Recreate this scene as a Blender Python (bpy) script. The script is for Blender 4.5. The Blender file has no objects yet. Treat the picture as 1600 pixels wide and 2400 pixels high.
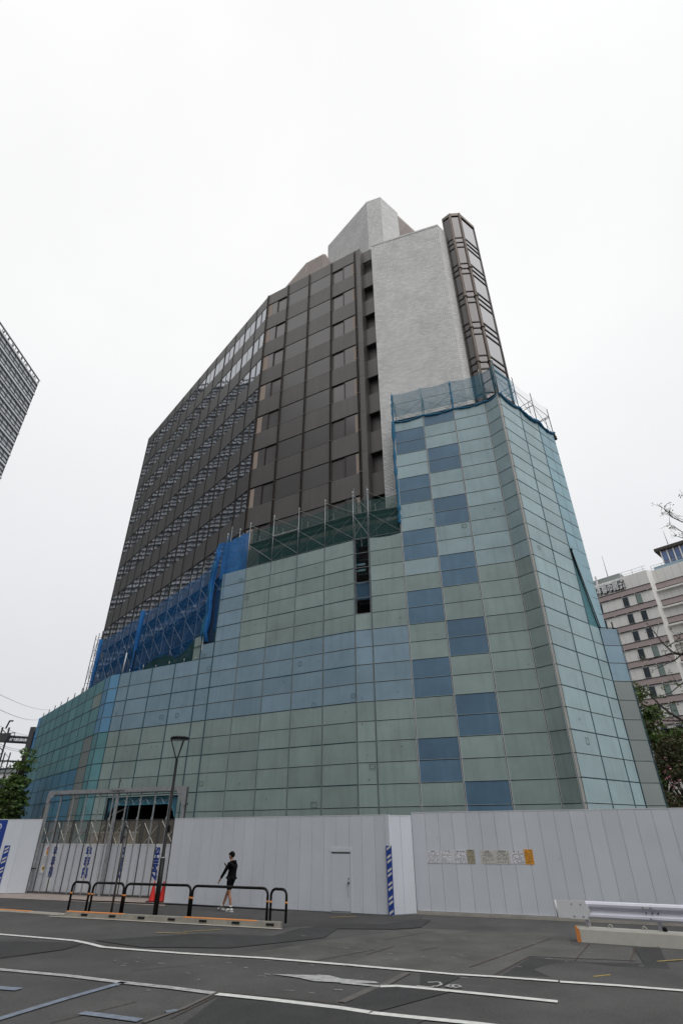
import bpy, math, random
from mathutils import Vector
random.seed(7)
S = bpy.context.scene
C = S.collection
R = math.radians

# ------------------------------------------------------------------ camera
H = 2.47                       # the photographer stands a little above the road
FPX = 1240.0                   # focal length in photo pixels (1600 wide)
up = Vector(((787.54 - 800) / FPX, (1200 + 857.65) / FPX, 1.0)).normalized()   # camera axes: right, up, forward
fw = (Vector((0, 0, 1)) - up * up.z).normalized()
rt = up.cross(fw)
if rt.x < 0: rt = -rt
cam = bpy.data.cameras.new('camera')
cam.sensor_fit = 'HORIZONTAL'; cam.sensor_width = 36.0
cam.lens = FPX / 1600 * 36.0
cam.clip_start = 0.1; cam.clip_end = 3000
camo = bpy.data.objects.new('camera', cam); C.objects.link(camo); S.camera = camo
from mathutils import Matrix
W = Matrix((rt, fw, up))       # camera coords -> world
cx, cy, cz = W @ Vector((1, 0, 0)), W @ Vector((0, 1, 0)), W @ Vector((0, 0, -1))
camo.matrix_world = Matrix(((cx.x, cy.x, cz.x, 0), (cx.y, cy.y, cz.y, 0), (cx.z, cy.z, cz.z, H), (0, 0, 0, 1)))

# ------------------------------------------------------------------ sky, sun, exposure
SUN_EL, SUN_AZ = R(54), R(142)  # a broad bright patch of cloud, high on the right and behind the camera
w = bpy.data.worlds.new('World'); S.world = w; w.use_nodes = True
nt = w.node_tree; nt.nodes.clear()
N = nt.nodes.new; L_ = nt.links.new
sky = N('ShaderNodeTexSky'); sky.sky_type = 'NISHITA'; sky.sun_disc = False
sky.sun_elevation = SUN_EL; sky.sun_rotation = SUN_AZ
tc = N('ShaderNodeTexCoord'); sep = N('ShaderNodeSeparateXYZ'); L_(tc.outputs['Generated'], sep.inputs[0])
ramp = N('ShaderNodeValToRGB'); L_(sep.outputs['Z'], ramp.inputs[0])
cr = ramp.color_ramp
cr.elements[0].position = 0.0; cr.elements[0].color = (.685, .69, .71, 1)
cr.elements[1].position = 1.0; cr.elements[1].color = (1.03, 1.03, 1.02, 1)
for p, c in ((.25, (.755, .76, .78)), (.5, (.875, .88, .895)), (.72, (.985, .985, .98))):
    e = cr.elements.new(p); e.color = c + (1,)
cn = N('ShaderNodeTexNoise'); cn.inputs['Scale'].default_value = 1.6; cn.inputs['Detail'].default_value = 5
L_(tc.outputs['Generated'], cn.inputs['Vector'])
mr = N('ShaderNodeMapRange'); mr.inputs['To Min'].default_value = 9.85; mr.inputs['To Max'].default_value = 10.9
mr.inputs['From Min'].default_value = .3; mr.inputs['From Max'].default_value = .7
L_(cn.outputs['Fac'], mr.inputs['Value'])
sc_ = N('ShaderNodeVectorMath'); sc_.operation = 'SCALE'
L_(ramp.outputs[0], sc_.inputs[0]); L_(mr.outputs[0], sc_.inputs['Scale'])
mx = N('ShaderNodeMixRGB'); mx.inputs['Fac'].default_value = .94
L_(sky.outputs[0], mx.inputs[1]); L_(sc_.outputs[0], mx.inputs[2])
bg = N('ShaderNodeBackground'); bg.inputs['Strength'].default_value = .1
L_(mx.outputs[0], bg.inputs['Color'])
out = N('ShaderNodeOutputWorld'); L_(bg.outputs[0], out.inputs['Surface'])
sl = bpy.data.lights.new('sun', 'SUN'); sl.energy = 1.35; sl.angle = R(50); sl.color = (1, .985, .97)
so = bpy.data.objects.new('sun', sl); C.objects.link(so)
sd = Vector((math.sin(SUN_AZ) * math.cos(SUN_EL), math.cos(SUN_AZ) * math.cos(SUN_EL), math.sin(SUN_EL)))
so.rotation_euler = sd.to_track_quat('Z', 'Y').to_euler(); so.location = sd * 200
S.view_settings.view_transform = 'Standard'; S.view_settings.look = 'None'
S.view_settings.exposure = 0; S.view_settings.gamma = 1
S.cycles.max_bounces = 8; S.cycles.transparent_max_bounces = 24

# ------------------------------------------------------------------ surveying helpers: photo pixel -> ground or wall point
def ray(px, py): return W @ Vector(((px - 800) / FPX, -(py - 1200) / FPX, 1.0))
def G(px, py, z=0.0):
    d = ray(px, py); t = (z - H) / d.z
    return Vector((d.x * t, d.y * t, z))
def PL(px, py, p0, ang):
    d = ray(px, py); a = R(ang); nx, ny = -math.sin(a), math.cos(a)
    t = (nx * p0[0] + ny * p0[1]) / (nx * d.x + ny * d.y)
    return Vector((d.x * t, d.y * t, H + d.z * t))
def DI(px, py, dist):
    d = ray(px, py); t = dist / math.hypot(d.x, d.y)
    return Vector((d.x * t, d.y * t, H + d.z * t))
def dirv(ang): return Vector((math.cos(R(ang)), math.sin(R(ang)), 0))
UP = Vector((0, 0, 1))

# ------------------------------------------------------------------ materials
MATS = {}
def mat(name, col, rough=.6, metal=0.0, spec=.5, var=.12, scale=1.5, tone=0.0, bump=0.0, bscale=40, stretch=None, alpha=1.0, transl=0.0, streak=0.0, coat=0.0, speck=0.0):
    if name in MATS: return MATS[name]
    m = bpy.data.materials.new(name); m.use_nodes = True
    t = m.node_tree; b = t.nodes['Principled BSDF']; n = t.nodes.new; l = t.links.new
    tcn = n('ShaderNodeTexCoord'); vec = tcn.outputs['Object']
    if stretch:
        mp = n('ShaderNodeMapping'); mp.inputs['Scale'].default_value = stretch; l(vec, mp.inputs[0]); vec = mp.outputs[0]
    ns = n('ShaderNodeTexNoise'); ns.inputs['Scale'].default_value = scale; ns.inputs['Detail'].default_value = 6; ns.inputs['Roughness'].default_value = .65
    l(vec, ns.inputs['Vector'])
    r1 = n('ShaderNodeMapRange'); r1.inputs['From Min'].default_value = .25; r1.inputs['From Max'].default_value = .75
    r1.inputs['To Min'].default_value = 1 - var; r1.inputs['To Max'].default_value = 1 + var; l(ns.outputs['Fac'], r1.inputs['Value'])
    fac = r1.outputs[0]
    if tone:
        at = n('ShaderNodeAttribute'); at.attribute_name = 'tone'
        r2 = n('ShaderNodeMapRange'); r2.inputs['To Min'].default_value = 1 - tone; r2.inputs['To Max'].default_value = 1 + tone; l(at.outputs['Fac'], r2.inputs['Value'])
        mu = n('ShaderNodeMath'); mu.operation = 'MULTIPLY'; l(fac, mu.inputs[0]); l(r2.outputs[0], mu.inputs[1]); fac = mu.outputs[0]
    if streak:
        mp2 = n('ShaderNodeMapping'); mp2.inputs['Scale'].default_value = (3.2, 3.2, .22); l(tcn.outputs['Object'], mp2.inputs[0])
        n2 = n('ShaderNodeTexNoise'); n2.inputs['Scale'].default_value = 1.3; n2.inputs['Detail'].default_value = 3; l(mp2.outputs[0], n2.inputs['Vector'])
        r3 = n('ShaderNodeMapRange'); r3.inputs['From Min'].default_value = .5; r3.inputs['From Max'].default_value = .75; r3.inputs['To Min'].default_value = 1; r3.inputs['To Max'].default_value = 1 + streak; l(n2.outputs['Fac'], r3.inputs['Value'])
        m3 = n('ShaderNodeMath'); m3.operation = 'MULTIPLY'; l(fac, m3.inputs[0]); l(r3.outputs[0], m3.inputs[1]); fac = m3.outputs[0]
    if speck:
        n4 = n('ShaderNodeTexNoise'); n4.inputs['Scale'].default_value = 22; n4.inputs['Detail'].default_value = 3; n4.inputs['Roughness'].default_value = .8; l(tcn.outputs['Object'], n4.inputs['Vector'])
        r4 = n('ShaderNodeMapRange'); r4.inputs['From Min'].default_value = .3; r4.inputs['From Max'].default_value = .7; r4.inputs['To Min'].default_value = 1 - speck; r4.inputs['To Max'].default_value = 1 + speck; l(n4.outputs['Fac'], r4.inputs['Value'])
        m4 = n('ShaderNodeMath'); m4.operation = 'MULTIPLY'; l(fac, m4.inputs[0]); l(r4.outputs[0], m4.inputs[1]); fac = m4.outputs[0]
        n5 = n('ShaderNodeTexNoise'); n5.inputs['Scale'].default_value = .22; n5.inputs['Detail'].default_value = 8; n5.inputs['Roughness'].default_value = .72; l(tcn.outputs['Object'], n5.inputs['Vector'])
        r5 = n('ShaderNodeMapRange'); r5.inputs['From Min'].default_value = .35; r5.inputs['From Max'].default_value = .65; r5.inputs['To Min'].default_value = .78; r5.inputs['To Max'].default_value = 1.18; l(n5.outputs['Fac'], r5.inputs['Value'])
        m5 = n('ShaderNodeMath'); m5.operation = 'MULTIPLY'; l(fac, m5.inputs[0]); l(r5.outputs[0], m5.inputs[1]); fac = m5.outputs[0]
    sc = n('ShaderNodeVectorMath'); sc.operation = 'SCALE'; sc.inputs[0].default_value = col; l(fac, sc.inputs['Scale'])
    l(sc.outputs[0], b.inputs['Base Color'])
    b.inputs['Roughness'].default_value = rough; b.inputs['Metallic'].default_value = metal
    b.inputs['Specular IOR Level'].default_value = spec; b.inputs['Coat Weight'].default_value = coat
    if bump:
        bn = n('ShaderNodeTexNoise'); bn.inputs['Scale'].default_value = bscale; bn.inputs['Detail'].default_value = 4; l(tcn.outputs['Object'], bn.inputs['Vector'])
        bu = n('ShaderNodeBump'); bu.inputs['Strength'].default_value = bump; bu.inputs['Distance'].default_value = .02; l(bn.outputs['Fac'], bu.inputs['Height']); l(bu.outputs[0], b.inputs['Normal'])
    if alpha < 1 or transl:
        o = t.nodes['Material Output']; sh = b.outputs[0]
        if transl:
            tr = n('ShaderNodeBsdfTranslucent'); l(sc.outputs[0], tr.inputs[0])
            mm = n('ShaderNodeMixShader'); mm.inputs[0].default_value = transl; l(sh, mm.inputs[1]); l(tr.outputs[0], mm.inputs[2]); sh = mm.outputs[0]
        if alpha < 1:
            tp = n('ShaderNodeBsdfTransparent')
            mm = n('ShaderNodeMixShader'); mm.inputs[0].default_value = alpha; l(tp.outputs[0], mm.inputs[1]); l(sh, mm.inputs[2]); sh = mm.outputs[0]
        l(sh, o.inputs['Surface'])
    MATS[name] = m; return m

def glassmat(name, col, wav=.0, wscale=.5, rough=.03):
    m = bpy.data.materials.new(name); m.use_nodes = True
    t = m.node_tree; b = t.nodes['Principled BSDF']; n = t.nodes.new; l = t.links.new
    b.inputs['Base Color'].default_value = col + (1,); b.inputs['Metallic'].default_value = 1.0; b.inputs['Roughness'].default_value = rough
    if wav:
        tcn = n('ShaderNodeTexCoord'); bn = n('ShaderNodeTexNoise'); bn.inputs['Scale'].default_value = wscale; bn.inputs['Detail'].default_value = 1
        l(tcn.outputs['Object'], bn.inputs['Vector'])
        bu = n('ShaderNodeBump'); bu.inputs['Strength'].default_value = 1; bu.inputs['Distance'].default_value = wav; l(bn.outputs['Fac'], bu.inputs['Height']); l(bu.outputs[0], b.inputs['Normal'])
    MATS[name] = m; return m

def brickmat(name, c1, c2, mortar, bw, bh, ms=.012, rough=.7, bump=.6):
    m = bpy.data.materials.new(name); m.use_nodes = True
    t = m.node_tree; b = t.nodes['Principled BSDF']; n = t.nodes.new; l = t.links.new
    uv = n('ShaderNodeUVMap'); uv.uv_map = 'UVMap'
    br = n('ShaderNodeTexBrick'); l(uv.outputs[0], br.inputs['Vector'])
    br.inputs['Color1'].default_value = c1 + (1,); br.inputs['Color2'].default_value = c2 + (1,); br.inputs['Mortar'].default_value = mortar + (1,)
    br.inputs['Scale'].default_value = 1; br.inputs['Mortar Size'].default_value = ms; br.inputs['Brick Width'].default_value = bw; br.inputs['Row Height'].default_value = bh
    br.inputs['Mortar Smooth'].default_value = .2
    ns = n('ShaderNodeTexNoise'); ns.inputs['Scale'].default_value = .35; ns.inputs['Detail'].default_value = 8; ns.inputs['Roughness'].default_value = .7; l(uv.outputs[0], ns.inputs['Vector'])
    r1 = n('ShaderNodeMapRange'); r1.inputs['From Min'].default_value = .3; r1.inputs['From Max'].default_value = .7; r1.inputs['To Min'].default_value = .86; r1.inputs['To Max'].default_value = 1.1; l(ns.outputs['Fac'], r1.inputs['Value'])
    sc = n('ShaderNodeVectorMath'); sc.operation = 'SCALE'; l(br.outputs['Color'], sc.inputs[0]); l(r1.outputs[0], sc.inputs['Scale']); l(sc.outputs[0], b.inputs['Base Color'])
    b.inputs['Roughness'].default_value = rough
    bu = n('ShaderNodeBump'); bu.inputs['Strength'].default_value = bump; bu.inputs['Distance'].default_value = .03; bu.invert = True; l(br.outputs['Fac'], bu.inputs['Height']); l(bu.outputs[0], b.inputs['Normal'])
    MATS[name] = m; return m

def meshmat(name, col, pitch, open_):          # expanded-metal lattice: diamond holes really are holes
    m = bpy.data.materials.new(name); m.use_nodes = True
    t = m.node_tree; b = t.nodes['Principled BSDF']; n = t.nodes.new; l = t.links.new
    uv = n('ShaderNodeUVMap'); uv.uv_map = 'UVMap'
    mp = n('ShaderNodeMapping'); mp.inputs['Rotation'].default_value = (0, 0, R(45)); mp.inputs['Scale'].default_value = (1 / pitch, 1 / pitch, 1); l(uv.outputs[0], mp.inputs[0])
    ch = n('ShaderNodeTexBrick'); ch.offset = 0; ch.inputs['Scale'].default_value = 1; ch.inputs['Brick Width'].default_value = 1; ch.inputs['Row Height'].default_value = 1; ch.inputs['Mortar Size'].default_value = open_
    l(mp.outputs[0], ch.inputs['Vector'])
    tp = n('ShaderNodeBsdfTransparent'); mm = n('ShaderNodeMixShader'); l(ch.outputs['Fac'], mm.inputs[0]); l(tp.outputs[0], mm.inputs[1]); l(b.outputs[0], mm.inputs[2])
    l(mm.outputs[0], t.nodes['Material Output'].inputs['Surface'])
    b.inputs['Base Color'].default_value = col + (1,); b.inputs['Roughness'].default_value = .5; b.inputs['Metallic'].default_value = .3
    MATS[name] = m; return m

GREEN = mat('sheet_green_grey', (.285, .365, .350), .55, spec=.35, var=.12, scale=.9, tone=.10, bump=.5, bscale=1.4, streak=-.13)
LIGHT = mat('sheet_pale_skylit', (.315, .425, .45), .5, spec=.4, var=.12, scale=.9, tone=.09, bump=.5, bscale=1.4, streak=-.12)  # pale teal; on upper rows it stands in for stronger sky light
BLUEG = mat('sheet_blue_grey', (.24, .35, .43), .5, spec=.4, var=.1, scale=.9, tone=.09, bump=.5, bscale=1.4, streak=-.1)
BLUE = mat('sheet_dark_blue', (.10, .185, .27), .5, spec=.4, var=.14, scale=.9, tone=.12, bump=.5, bscale=1.4, streak=.14)
TEAL = mat('sheet_teal', (.145, .33, .36), .5, spec=.35, var=.12, scale=.9, tone=.1, bump=.5, bscale=1.4, streak=-.12)
TEALB = mat('sheet_teal_blue', (.11, .28, .42), .5, spec=.35, var=.06, scale=.8, tone=.1)
BRIGHTB = mat('sheet_bright_blue', (.05, .30, .72), .5, spec=.35, var=.06, tone=.08)
LBLUE = mat('sheet_light_blue', (.15, .34, .53), .5, spec=.35, var=.06, tone=.08)
GREYS = mat('sheet_grey', (.25, .285, .275), .55, spec=.35, var=.05, scale=.8, tone=.06)
BACK = mat('sheet_backing', (.05, .09, .105), .8)
SEAM = mat('joint_rail', (.30, .36, .37), .5, metal=.2)
WSEAM = mat('white_standard', (.62, .64, .64), .45)
DSEAM = mat('dark_standard', (.06, .12, .15), .6)
SPOT = mat('patch_repair', (.10, .15, .15), .7)
PALEPOST = mat('corner_post_cover', (.36, .36, .33), .6)
PIPE = mat('galvanised_pipe', (.33, .35, .36), .4, metal=.5)
TPIPE = mat('teal_pipe', (.10, .19, .22), .5, metal=.3)
NETG = mat('green_net', (.03, .11, .10), .8, alpha=.52, var=.2, scale=3, transl=.25)
NETT = mat('teal_net', (.02, .17, .26), .8, alpha=.5, var=.2, scale=3, transl=.25)
NETB = mat('blue_net', (.016, .19, .52), .8, alpha=.44, var=.35, scale=1.1, transl=.3)
NETBB = mat('blue_cloth', (.02, .19, .52), .8, alpha=.8, var=.35, scale=2, transl=.25)
BLUEC = mat('blue_hem', (.015, .13, .24), .8, var=.3, scale=3)
NETGD = mat('dark_green_net', (.015, .07, .085), .85, alpha=.85, var=.25, scale=2)
CLAD = mat('bronze_cladding', (.125, .118, .113), .42, metal=.35, var=.08, scale=.6, tone=.07, streak=.18)
BLANK = mat('bronze_blank_panel', (.15, .145, .143), .28, metal=.55, var=.05, scale=.5, tone=.05)
DMUL = mat('dark_mullion', (.045, .038, .033), .45, metal=.3)
LMUL = mat('bronze_mullion', (.15, .118, .098), .5, metal=.3)
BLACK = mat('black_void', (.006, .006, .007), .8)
MIRROR = glassmat('mirror_glass', (.29, .305, .335), .003, .8, .02)
FGLASS = mat('front_glass', (.165, .155, .155), .16, metal=.5, var=.06, scale=.5, tone=.06)
BGLASS = glassmat('bay_glass_dim', (.085, .08, .08), .002, .5, .03)  # dim copy for left and front panes, weaker reflection put into the colour
BGLASR = glassmat('bay_glass_skylit', (.42, .41, .42), .002, .5, .03)  # brighter copy for the right panes, sky reflection put into the colour
DGLASS = glassmat('recess_glass', (.035, .035, .037), 0, 1, .1)
TAN = mat('window_curtain', (.36, .29, .24), .7, var=.1, stretch=(9, 9, .3))
TILE = brickmat('white_tile', (.86, .855, .84), (.66, .655, .64), (.27, .27, .26), .27, .10, .014)
LOUV = mat('brown_louvre', (.46, .40, .37), .6, var=.15)
FENCEM = mat('white_hoarding', (.63, .66, .71), .36, spec=.5, var=.07, scale=.5, tone=.035, bump=.12, bscale=1.3)
SCUFF = mat('scuff_grey', (.36, .36, .36), .8, var=.3, scale=9)
FENCED = mat('hoarding_joint', (.30, .31, .325), .7)
WHITE = mat('white_paint', (.72, .73, .74), .45, var=.06)
ROADM = mat('asphalt', (.070, .069, .068), .88, var=.28, scale=.55, bump=.5, bscale=55, speck=.3)
PAVE = mat('pavement_asphalt', (.054, .053, .053), .88, var=.25, scale=.8, bump=.5, bscale=60, speck=.3)
NEWASP = mat('new_asphalt', (.040, .040, .041), .85, var=.25, scale=1.2, bump=.6, bscale=60, speck=.3)
OLDASP = mat('old_asphalt', (.088, .087, .083), .9, var=.22, scale=.9, bump=.4, bscale=60, speck=.3)
CONC = mat('concrete', (.27, .255, .22), .85, var=.22, scale=3, bump=.3)
CONCL = mat('pale_concrete', (.36, .34, .30), .85, var=.2, scale=2)
PINKC = mat('gate_apron_concrete', (.30, .25, .225), .85, var=.25, scale=2)
LINEW = mat('road_line_white', (.62, .62, .60), .7, var=.22, scale=7)
LINEO = mat('worn_line', (.36, .36, .36), .8, var=.45, scale=6)
LINEB = mat('faded_blue_line', (.17, .20, .25), .8, var=.35, scale=5)
RUST = mat('rusty_joint', (.075, .05, .04), .9, var=.4, scale=6)
YELL = mat('survey_yellow', (.32, .24, .07), .8, var=.5, scale=8)
ORANGE = mat('orange_paint', (.72, .27, .07), .6, var=.2, scale=3)
BLKPAINT = mat('black_gloss_paint', (.009, .009, .010), .42, spec=.22)
STEEL = mat('galvanised_steel', (.33, .34, .355), .45, metal=.25, var=.35, scale=7)
DSTEEL = mat('dark_steel', (.075, .076, .080), .5, metal=.2, var=.3, scale=5)
NAVY = mat('navy_blue', (.016, .05, .27), .5)
CONE = mat('red_plastic', (.60, .025, .02), .45, var=.08)
CREAM = mat('cream_paint', (.58, .57, .51), .6, var=.08, scale=4)
LILAC = mat('guardrail_paint', (.70, .70, .78), .35, var=.05)
BEIGE = mat('beige_wall', (.78, .77, .735), .7, var=.05, tone=.04)
MAUVE = mat('mauve_band', (.42, .345, .335), .7, var=.06)
GLB = glassmat('window_dark', (.13, .15, .17), 0, 1, .08)
GLG = mat('green_glass', (.22, .29, .27), .25)
GLBLUE = mat('blue_glass', (.07, .13, .30), .12, spec=.7, tone=.25)
LEAF = mat('leaf_green', (.09, .16, .03), .55, var=.3, scale=3, tone=.45, transl=.25)
LEAFD = mat('leaf_dark', (.045, .068, .016), .6, var=.35, scale=3, tone=.5, transl=.2)
LEAFR = mat('leaf_reddish', (.075, .045, .022), .6, var=.35, scale=3, tone=.5, transl=.2)
LEAFY = mat('leaf_olive', (.10, .11, .045), .6, var=.3, scale=3, tone=.5, transl=.2)
BLOOM = mat('pink_blossom', (.55, .25, .30), .6, tone=.2)
BARK = mat('bark', (.035, .028, .024), .9, var=.3, scale=8)
SKIN = mat('skin', (.36, .19, .125), .55, var=.08, scale=12)
CLOTH = mat('black_cloth', (.006, .006, .0075), .9, spec=.1, var=.25, scale=9)
SHORTM = mat('black_shorts_cloth', (.004, .004, .005), .9, spec=.08)
HAIR = mat('black_hair', (.005, .004, .004), .6, spec=.15)
SHOE = mat('white_trainer', (.66, .65, .62), .6)
TOWG = mat('tower_glass', (.25, .275, .295), .3, spec=.6, tone=.25)
TOWW = mat('tower_louvre', (.52, .54, .56), .5, tone=.2)
TOWD = mat('tower_frame', (.10, .108, .116), .5)
PAPER = mat('paper', (.80, .80, .84), .7, var=.04)
PAPERW = mat('weathered_paper', (.58, .57, .53), .7, var=.2, scale=9)
PAPERT = mat('tan_paper', (.42, .39, .28), .7, var=.1, scale=6)
PAPERO = mat('orange_paper', (.75, .33, .03), .7, var=.12, scale=6)
INK = mat('ink', (.05, .05, .06), .8)
GREYINK = mat('grey_ink', (.25, .25, .28), .8)

# ------------------------------------------------------------------ mesh helpers
WL = {}
class MB:
    def __init__(s): s.v = []; s.f = []; s.m = []; s.t = []; s.mats = []; s.sm = []
    def mi(s, m):
        if m not in s.mats: s.mats.append(m)
        return s.mats.index(m)
    def face(s, pts, m, tone=None, smooth=False):
        i = len(s.v); s.v += [Vector(p) for p in pts]; s.f.append(list(range(i, i + len(pts)))); s.m.append(s.mi(m)); s.t.append(random.random() if tone is None else tone); s.sm.append(smooth)
    def box(s, o, a, b, c, m, tone=None):          # corner o and three edge vectors
        o, a, b, c = Vector(o), Vector(a), Vector(b), Vector(c)
        if a.cross(b).dot(c) < 0: a, b = b, a
        tone = random.random() if tone is None else tone
        P = [o, o + a, o + a + b, o + b, o + c, o + a + c, o + a + b + c, o + b + c]
        i = len(s.v); s.v += P; k = s.mi(m)
        for q in ((3, 2, 1, 0), (4, 5, 6, 7), (0, 1, 5, 4), (1, 2, 6, 5), (2, 3, 7, 6), (3, 0, 4, 7)):
            s.f.append([i + x for x in q]); s.m.append(k); s.t.append(tone); s.sm.append(False)
    def tube(s, pts, r, m, n=6, cap=True, tone=None):
        pts = [Vector(p) for p in pts]; rs = r if isinstance(r, (list, tuple)) else [r] * len(pts)
        k = s.mi(m); tone = random.random() if tone is None else tone; rings = []
        ref = None
        for j, p in enumerate(pts):
            d = (pts[min(j + 1, len(pts) - 1)] - pts[max(j - 1, 0)])
            if d.length < 1e-9: d = Vector((0, 0, 1))
            d.normalize()
            if ref is None or abs(ref.dot(d)) > .95: ref = Vector((0, 0, 1)) if abs(d.z) < .9 else Vector((1, 0, 0))
            u = d.cross(ref).normalized(); v = u.cross(d)
            i = len(s.v); rings.append(i)
            for q in range(n):
                a = 2 * math.pi * q / n; s.v.append(p + (u * math.cos(a) + v * math.sin(a)) * rs[j])
        for j in range(len(pts) - 1):
            for q in range(n):
                s.f.append([rings[j] + q, rings[j + 1] + q, rings[j + 1] + (q + 1) % n, rings[j] + (q + 1) % n]); s.m.append(k); s.t.append(tone); s.sm.append(n > 5)
        if cap:
            s.f.append([rings[0] + q for q in range(n)]); s.m.append(k); s.t.append(tone); s.sm.append(False)
            s.f.append([rings[-1] + q for q in range(n - 1, -1, -1)]); s.m.append(k); s.t.append(tone); s.sm.append(False)
    def bar(s, a, b, r, m, n=4): s.tube([a, b], r, m, n)
    def prism(s, poly, z0, z1, m, tone=None):     # vertical prism on a plan polygon (counter-clockwise)
        n = len(poly); lo = [Vector((p[0], p[1], z0)) for p in poly]; hi = [Vector((p[0], p[1], z1)) for p in poly]
        for i in range(n): s.face([lo[i], lo[(i + 1) % n], hi[(i + 1) % n], hi[i]], m, tone)
        s.face(hi, m, tone); s.face(lo[::-1], m, tone)
    def lathe(s, o, prof, m, n=20, axis=UP):
        o = Vector(o); s.tube([o + axis * h for h, r in prof], [max(r, 1e-4) for h, r in prof], m, n)
    def build(s, name, parent=None, origin=None):
        me = bpy.data.meshes.new(name)
        if parent is not None: og = WL[parent.name]
        else: og = Vector(origin) if origin is not None else Vector((0, 0, 0))
        vs = [v - og for v in s.v]
        me.from_pydata([tuple(v) for v in vs], [], s.f)
        for m in s.mats: me.materials.append(m)
        me.polygons.foreach_set('material_index', s.m); me.polygons.foreach_set('use_smooth', s.sm)
        a = me.attributes.new('tone', 'FLOAT', 'FACE'); a.data.foreach_set('value', s.t)
        uv = me.uv_layers.new(name='UVMap')
        for p in me.polygons:
            nz = p.normal
            if abs(nz.z) > .8:
                for li in p.loop_indices:
                    c = s.v[me.loops[li].vertex_index]; uv.data[li].uv = (c.x, c.y)
            else:
                tt = Vector((-nz.y, nz.x, 0)).normalized()
                for li in p.loop_indices:
                    c = s.v[me.loops[li].vertex_index]; uv.data[li].uv = (c.dot(tt), c.z)
        me.update()
        o = bpy.data.objects.new(name, me); C.objects.link(o)
        if parent is not None: o.parent = parent
        else: o.location = og
        WL[o.name] = og
        return o
def tag(o, label=None, cat=None, group=None, kind=None):
    if label: o['label'] = label
    if cat: o['category'] = cat
    if group: o['group'] = group
    if kind: o['kind'] = kind
    return o
def thing(name, loc, label, cat, group=None):
    o = bpy.data.objects.new(name, None); o.location = loc; o.empty_display_size = .3; C.objects.link(o); WL[o.name] = Vector(loc)
    return tag(o, label, cat, group)
def text_faces(mb, body, org, ux, uy, size, m, depth=0.0, rot=None, bold=0.0, fit=None):
    cu = bpy.data.curves.new('lettering', 'FONT'); cu.body = body; cu.size = 1; cu.align_x = 'CENTER'; cu.align_y = 'CENTER'; cu.offset = bold; cu.resolution_u = 3
    if depth: cu.extrude = depth / size / 2
    o = bpy.data.objects.new('lettering', cu); C.objects.link(o)
    dg = bpy.context.evaluated_depsgraph_get(); dg.update()
    me = bpy.data.meshes.new_from_object(o.evaluated_get(dg))
    ux, uy = Vector(ux), Vector(uy); un = ux.cross(uy).normalized()
    xs = [v.co.x for v in me.vertices]; ys = [v.co.y for v in me.vertices]
    sx = sy = size; ox = (max(xs) + min(xs)) / 2; oy = (max(ys) + min(ys)) / 2
    if fit: sx = fit[0] / (max(xs) - min(xs)); sy = fit[1] / (max(ys) - min(ys))
    for p in me.polygons:
        mb.face([Vector(org) + ux * ((me.vertices[i].co.x - ox) * sx) + uy * ((me.vertices[i].co.y - oy) * sy) + un * (me.vertices[i].co.z * size) for i in p.vertices], m)
    C.objects.unlink(o); bpy.data.objects.remove(o); bpy.data.curves.remove(cu); bpy.data.meshes.remove(me)

# ================================================================== GROUND
def sheet(name, pts, m, z, kind='structure'):
    mb = MB(); mb.face([(p[0], p[1], z) for p in pts], m)
    return tag(mb.build(name, origin=(pts[0][0], pts[0][1], z)), kind=kind)
def ccw(pts):
    a = sum(pts[i][0] * pts[(i + 1) % len(pts)][1] - pts[(i + 1) % len(pts)][0] * pts[i][1] for i in range(len(pts)))
    return pts if a > 0 else pts[::-1]
sheet('ground', [(-600, -300), (600, -300), (600, 900), (-600, 900)], ROADM, 0)
def pix(l, z=0): return ccw([G(a, b, z) for a, b in l])
sheet('pavement', ccw([G(-200, 2126), G(0, 2137), G(130, 2147), G(400, 2163), G(652, 2175), G(720, 2172), G(800, 2170), G(985, 2156), (3.0, 23.5), (-7, 32), (-30, 36), (-34, 28)]), PAVE, .004)
sheet('gate_apron', ccw([G(-60, 2103), G(150, 2112), G(385, 2124), (-7.2, 27.4), (-8.2, 31), (-16.5, 33)]), PINKC, .008)
ZM = .012
for nm, l, m in (
    ('new_asphalt_patch', [(512, 2340), (700, 2356), (905, 2378), (1000, 2392), (900, 2440), (380, 2440)], NEWASP),
    ('new_asphalt_patch', [(985, 2284), (1080, 2292), (1040, 2310), (985, 2318)], NEWASP),
    ('new_asphalt_patch', [(870, 2316), (980, 2318), (1060, 2326), (880, 2375), (805, 2362)], NEWASP),
    ('asphalt_patch', [(1160, 2292), (1240, 2245), (1400, 2258), (1490, 2258), (1600, 2276), (1700, 2290), (1700, 2332)], ROADM),
    ('new_asphalt_patch', [(1175, 2289), (1245, 2246), (1345, 2257), (1288, 2262), (1250, 2275), (1290, 2293)], NEWASP),
    ('new_asphalt_patch', [(1345, 2257), (1510, 2262), (1485, 2224), (1545, 2222), (1570, 2274), (1440, 2268)], NEWASP),
    ('new_asphalt_patch', [(470, 2190), (640, 2196), (700, 2178), (800, 2172), (760, 2200), (540, 2224), (330, 2222), (220, 2206)], NEWASP),
    ('new_asphalt_patch', [(0, 2208), (200, 2212), (150, 2228), (0, 2248)], NEWASP),
    ('new_asphalt_patch', [(760, 2166), (900, 2168), (985, 2156), (1010, 2158), (985, 2176), (925, 2180), (720, 2178)], NEWASP),
    ('worn_asphalt', [(800, 2200), (980, 2178), (1330, 2190), (1340, 2218), (1480, 2222), (1490, 2254), (1240, 2243), (1150, 2290), (990, 2280), (560, 2240)], OLDASP)):
    PZ = globals().get('PZ', .0095) + .0006
    sheet(nm, pix(l), m, .008 if nm == 'worn_asphalt' else PZ)
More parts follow.
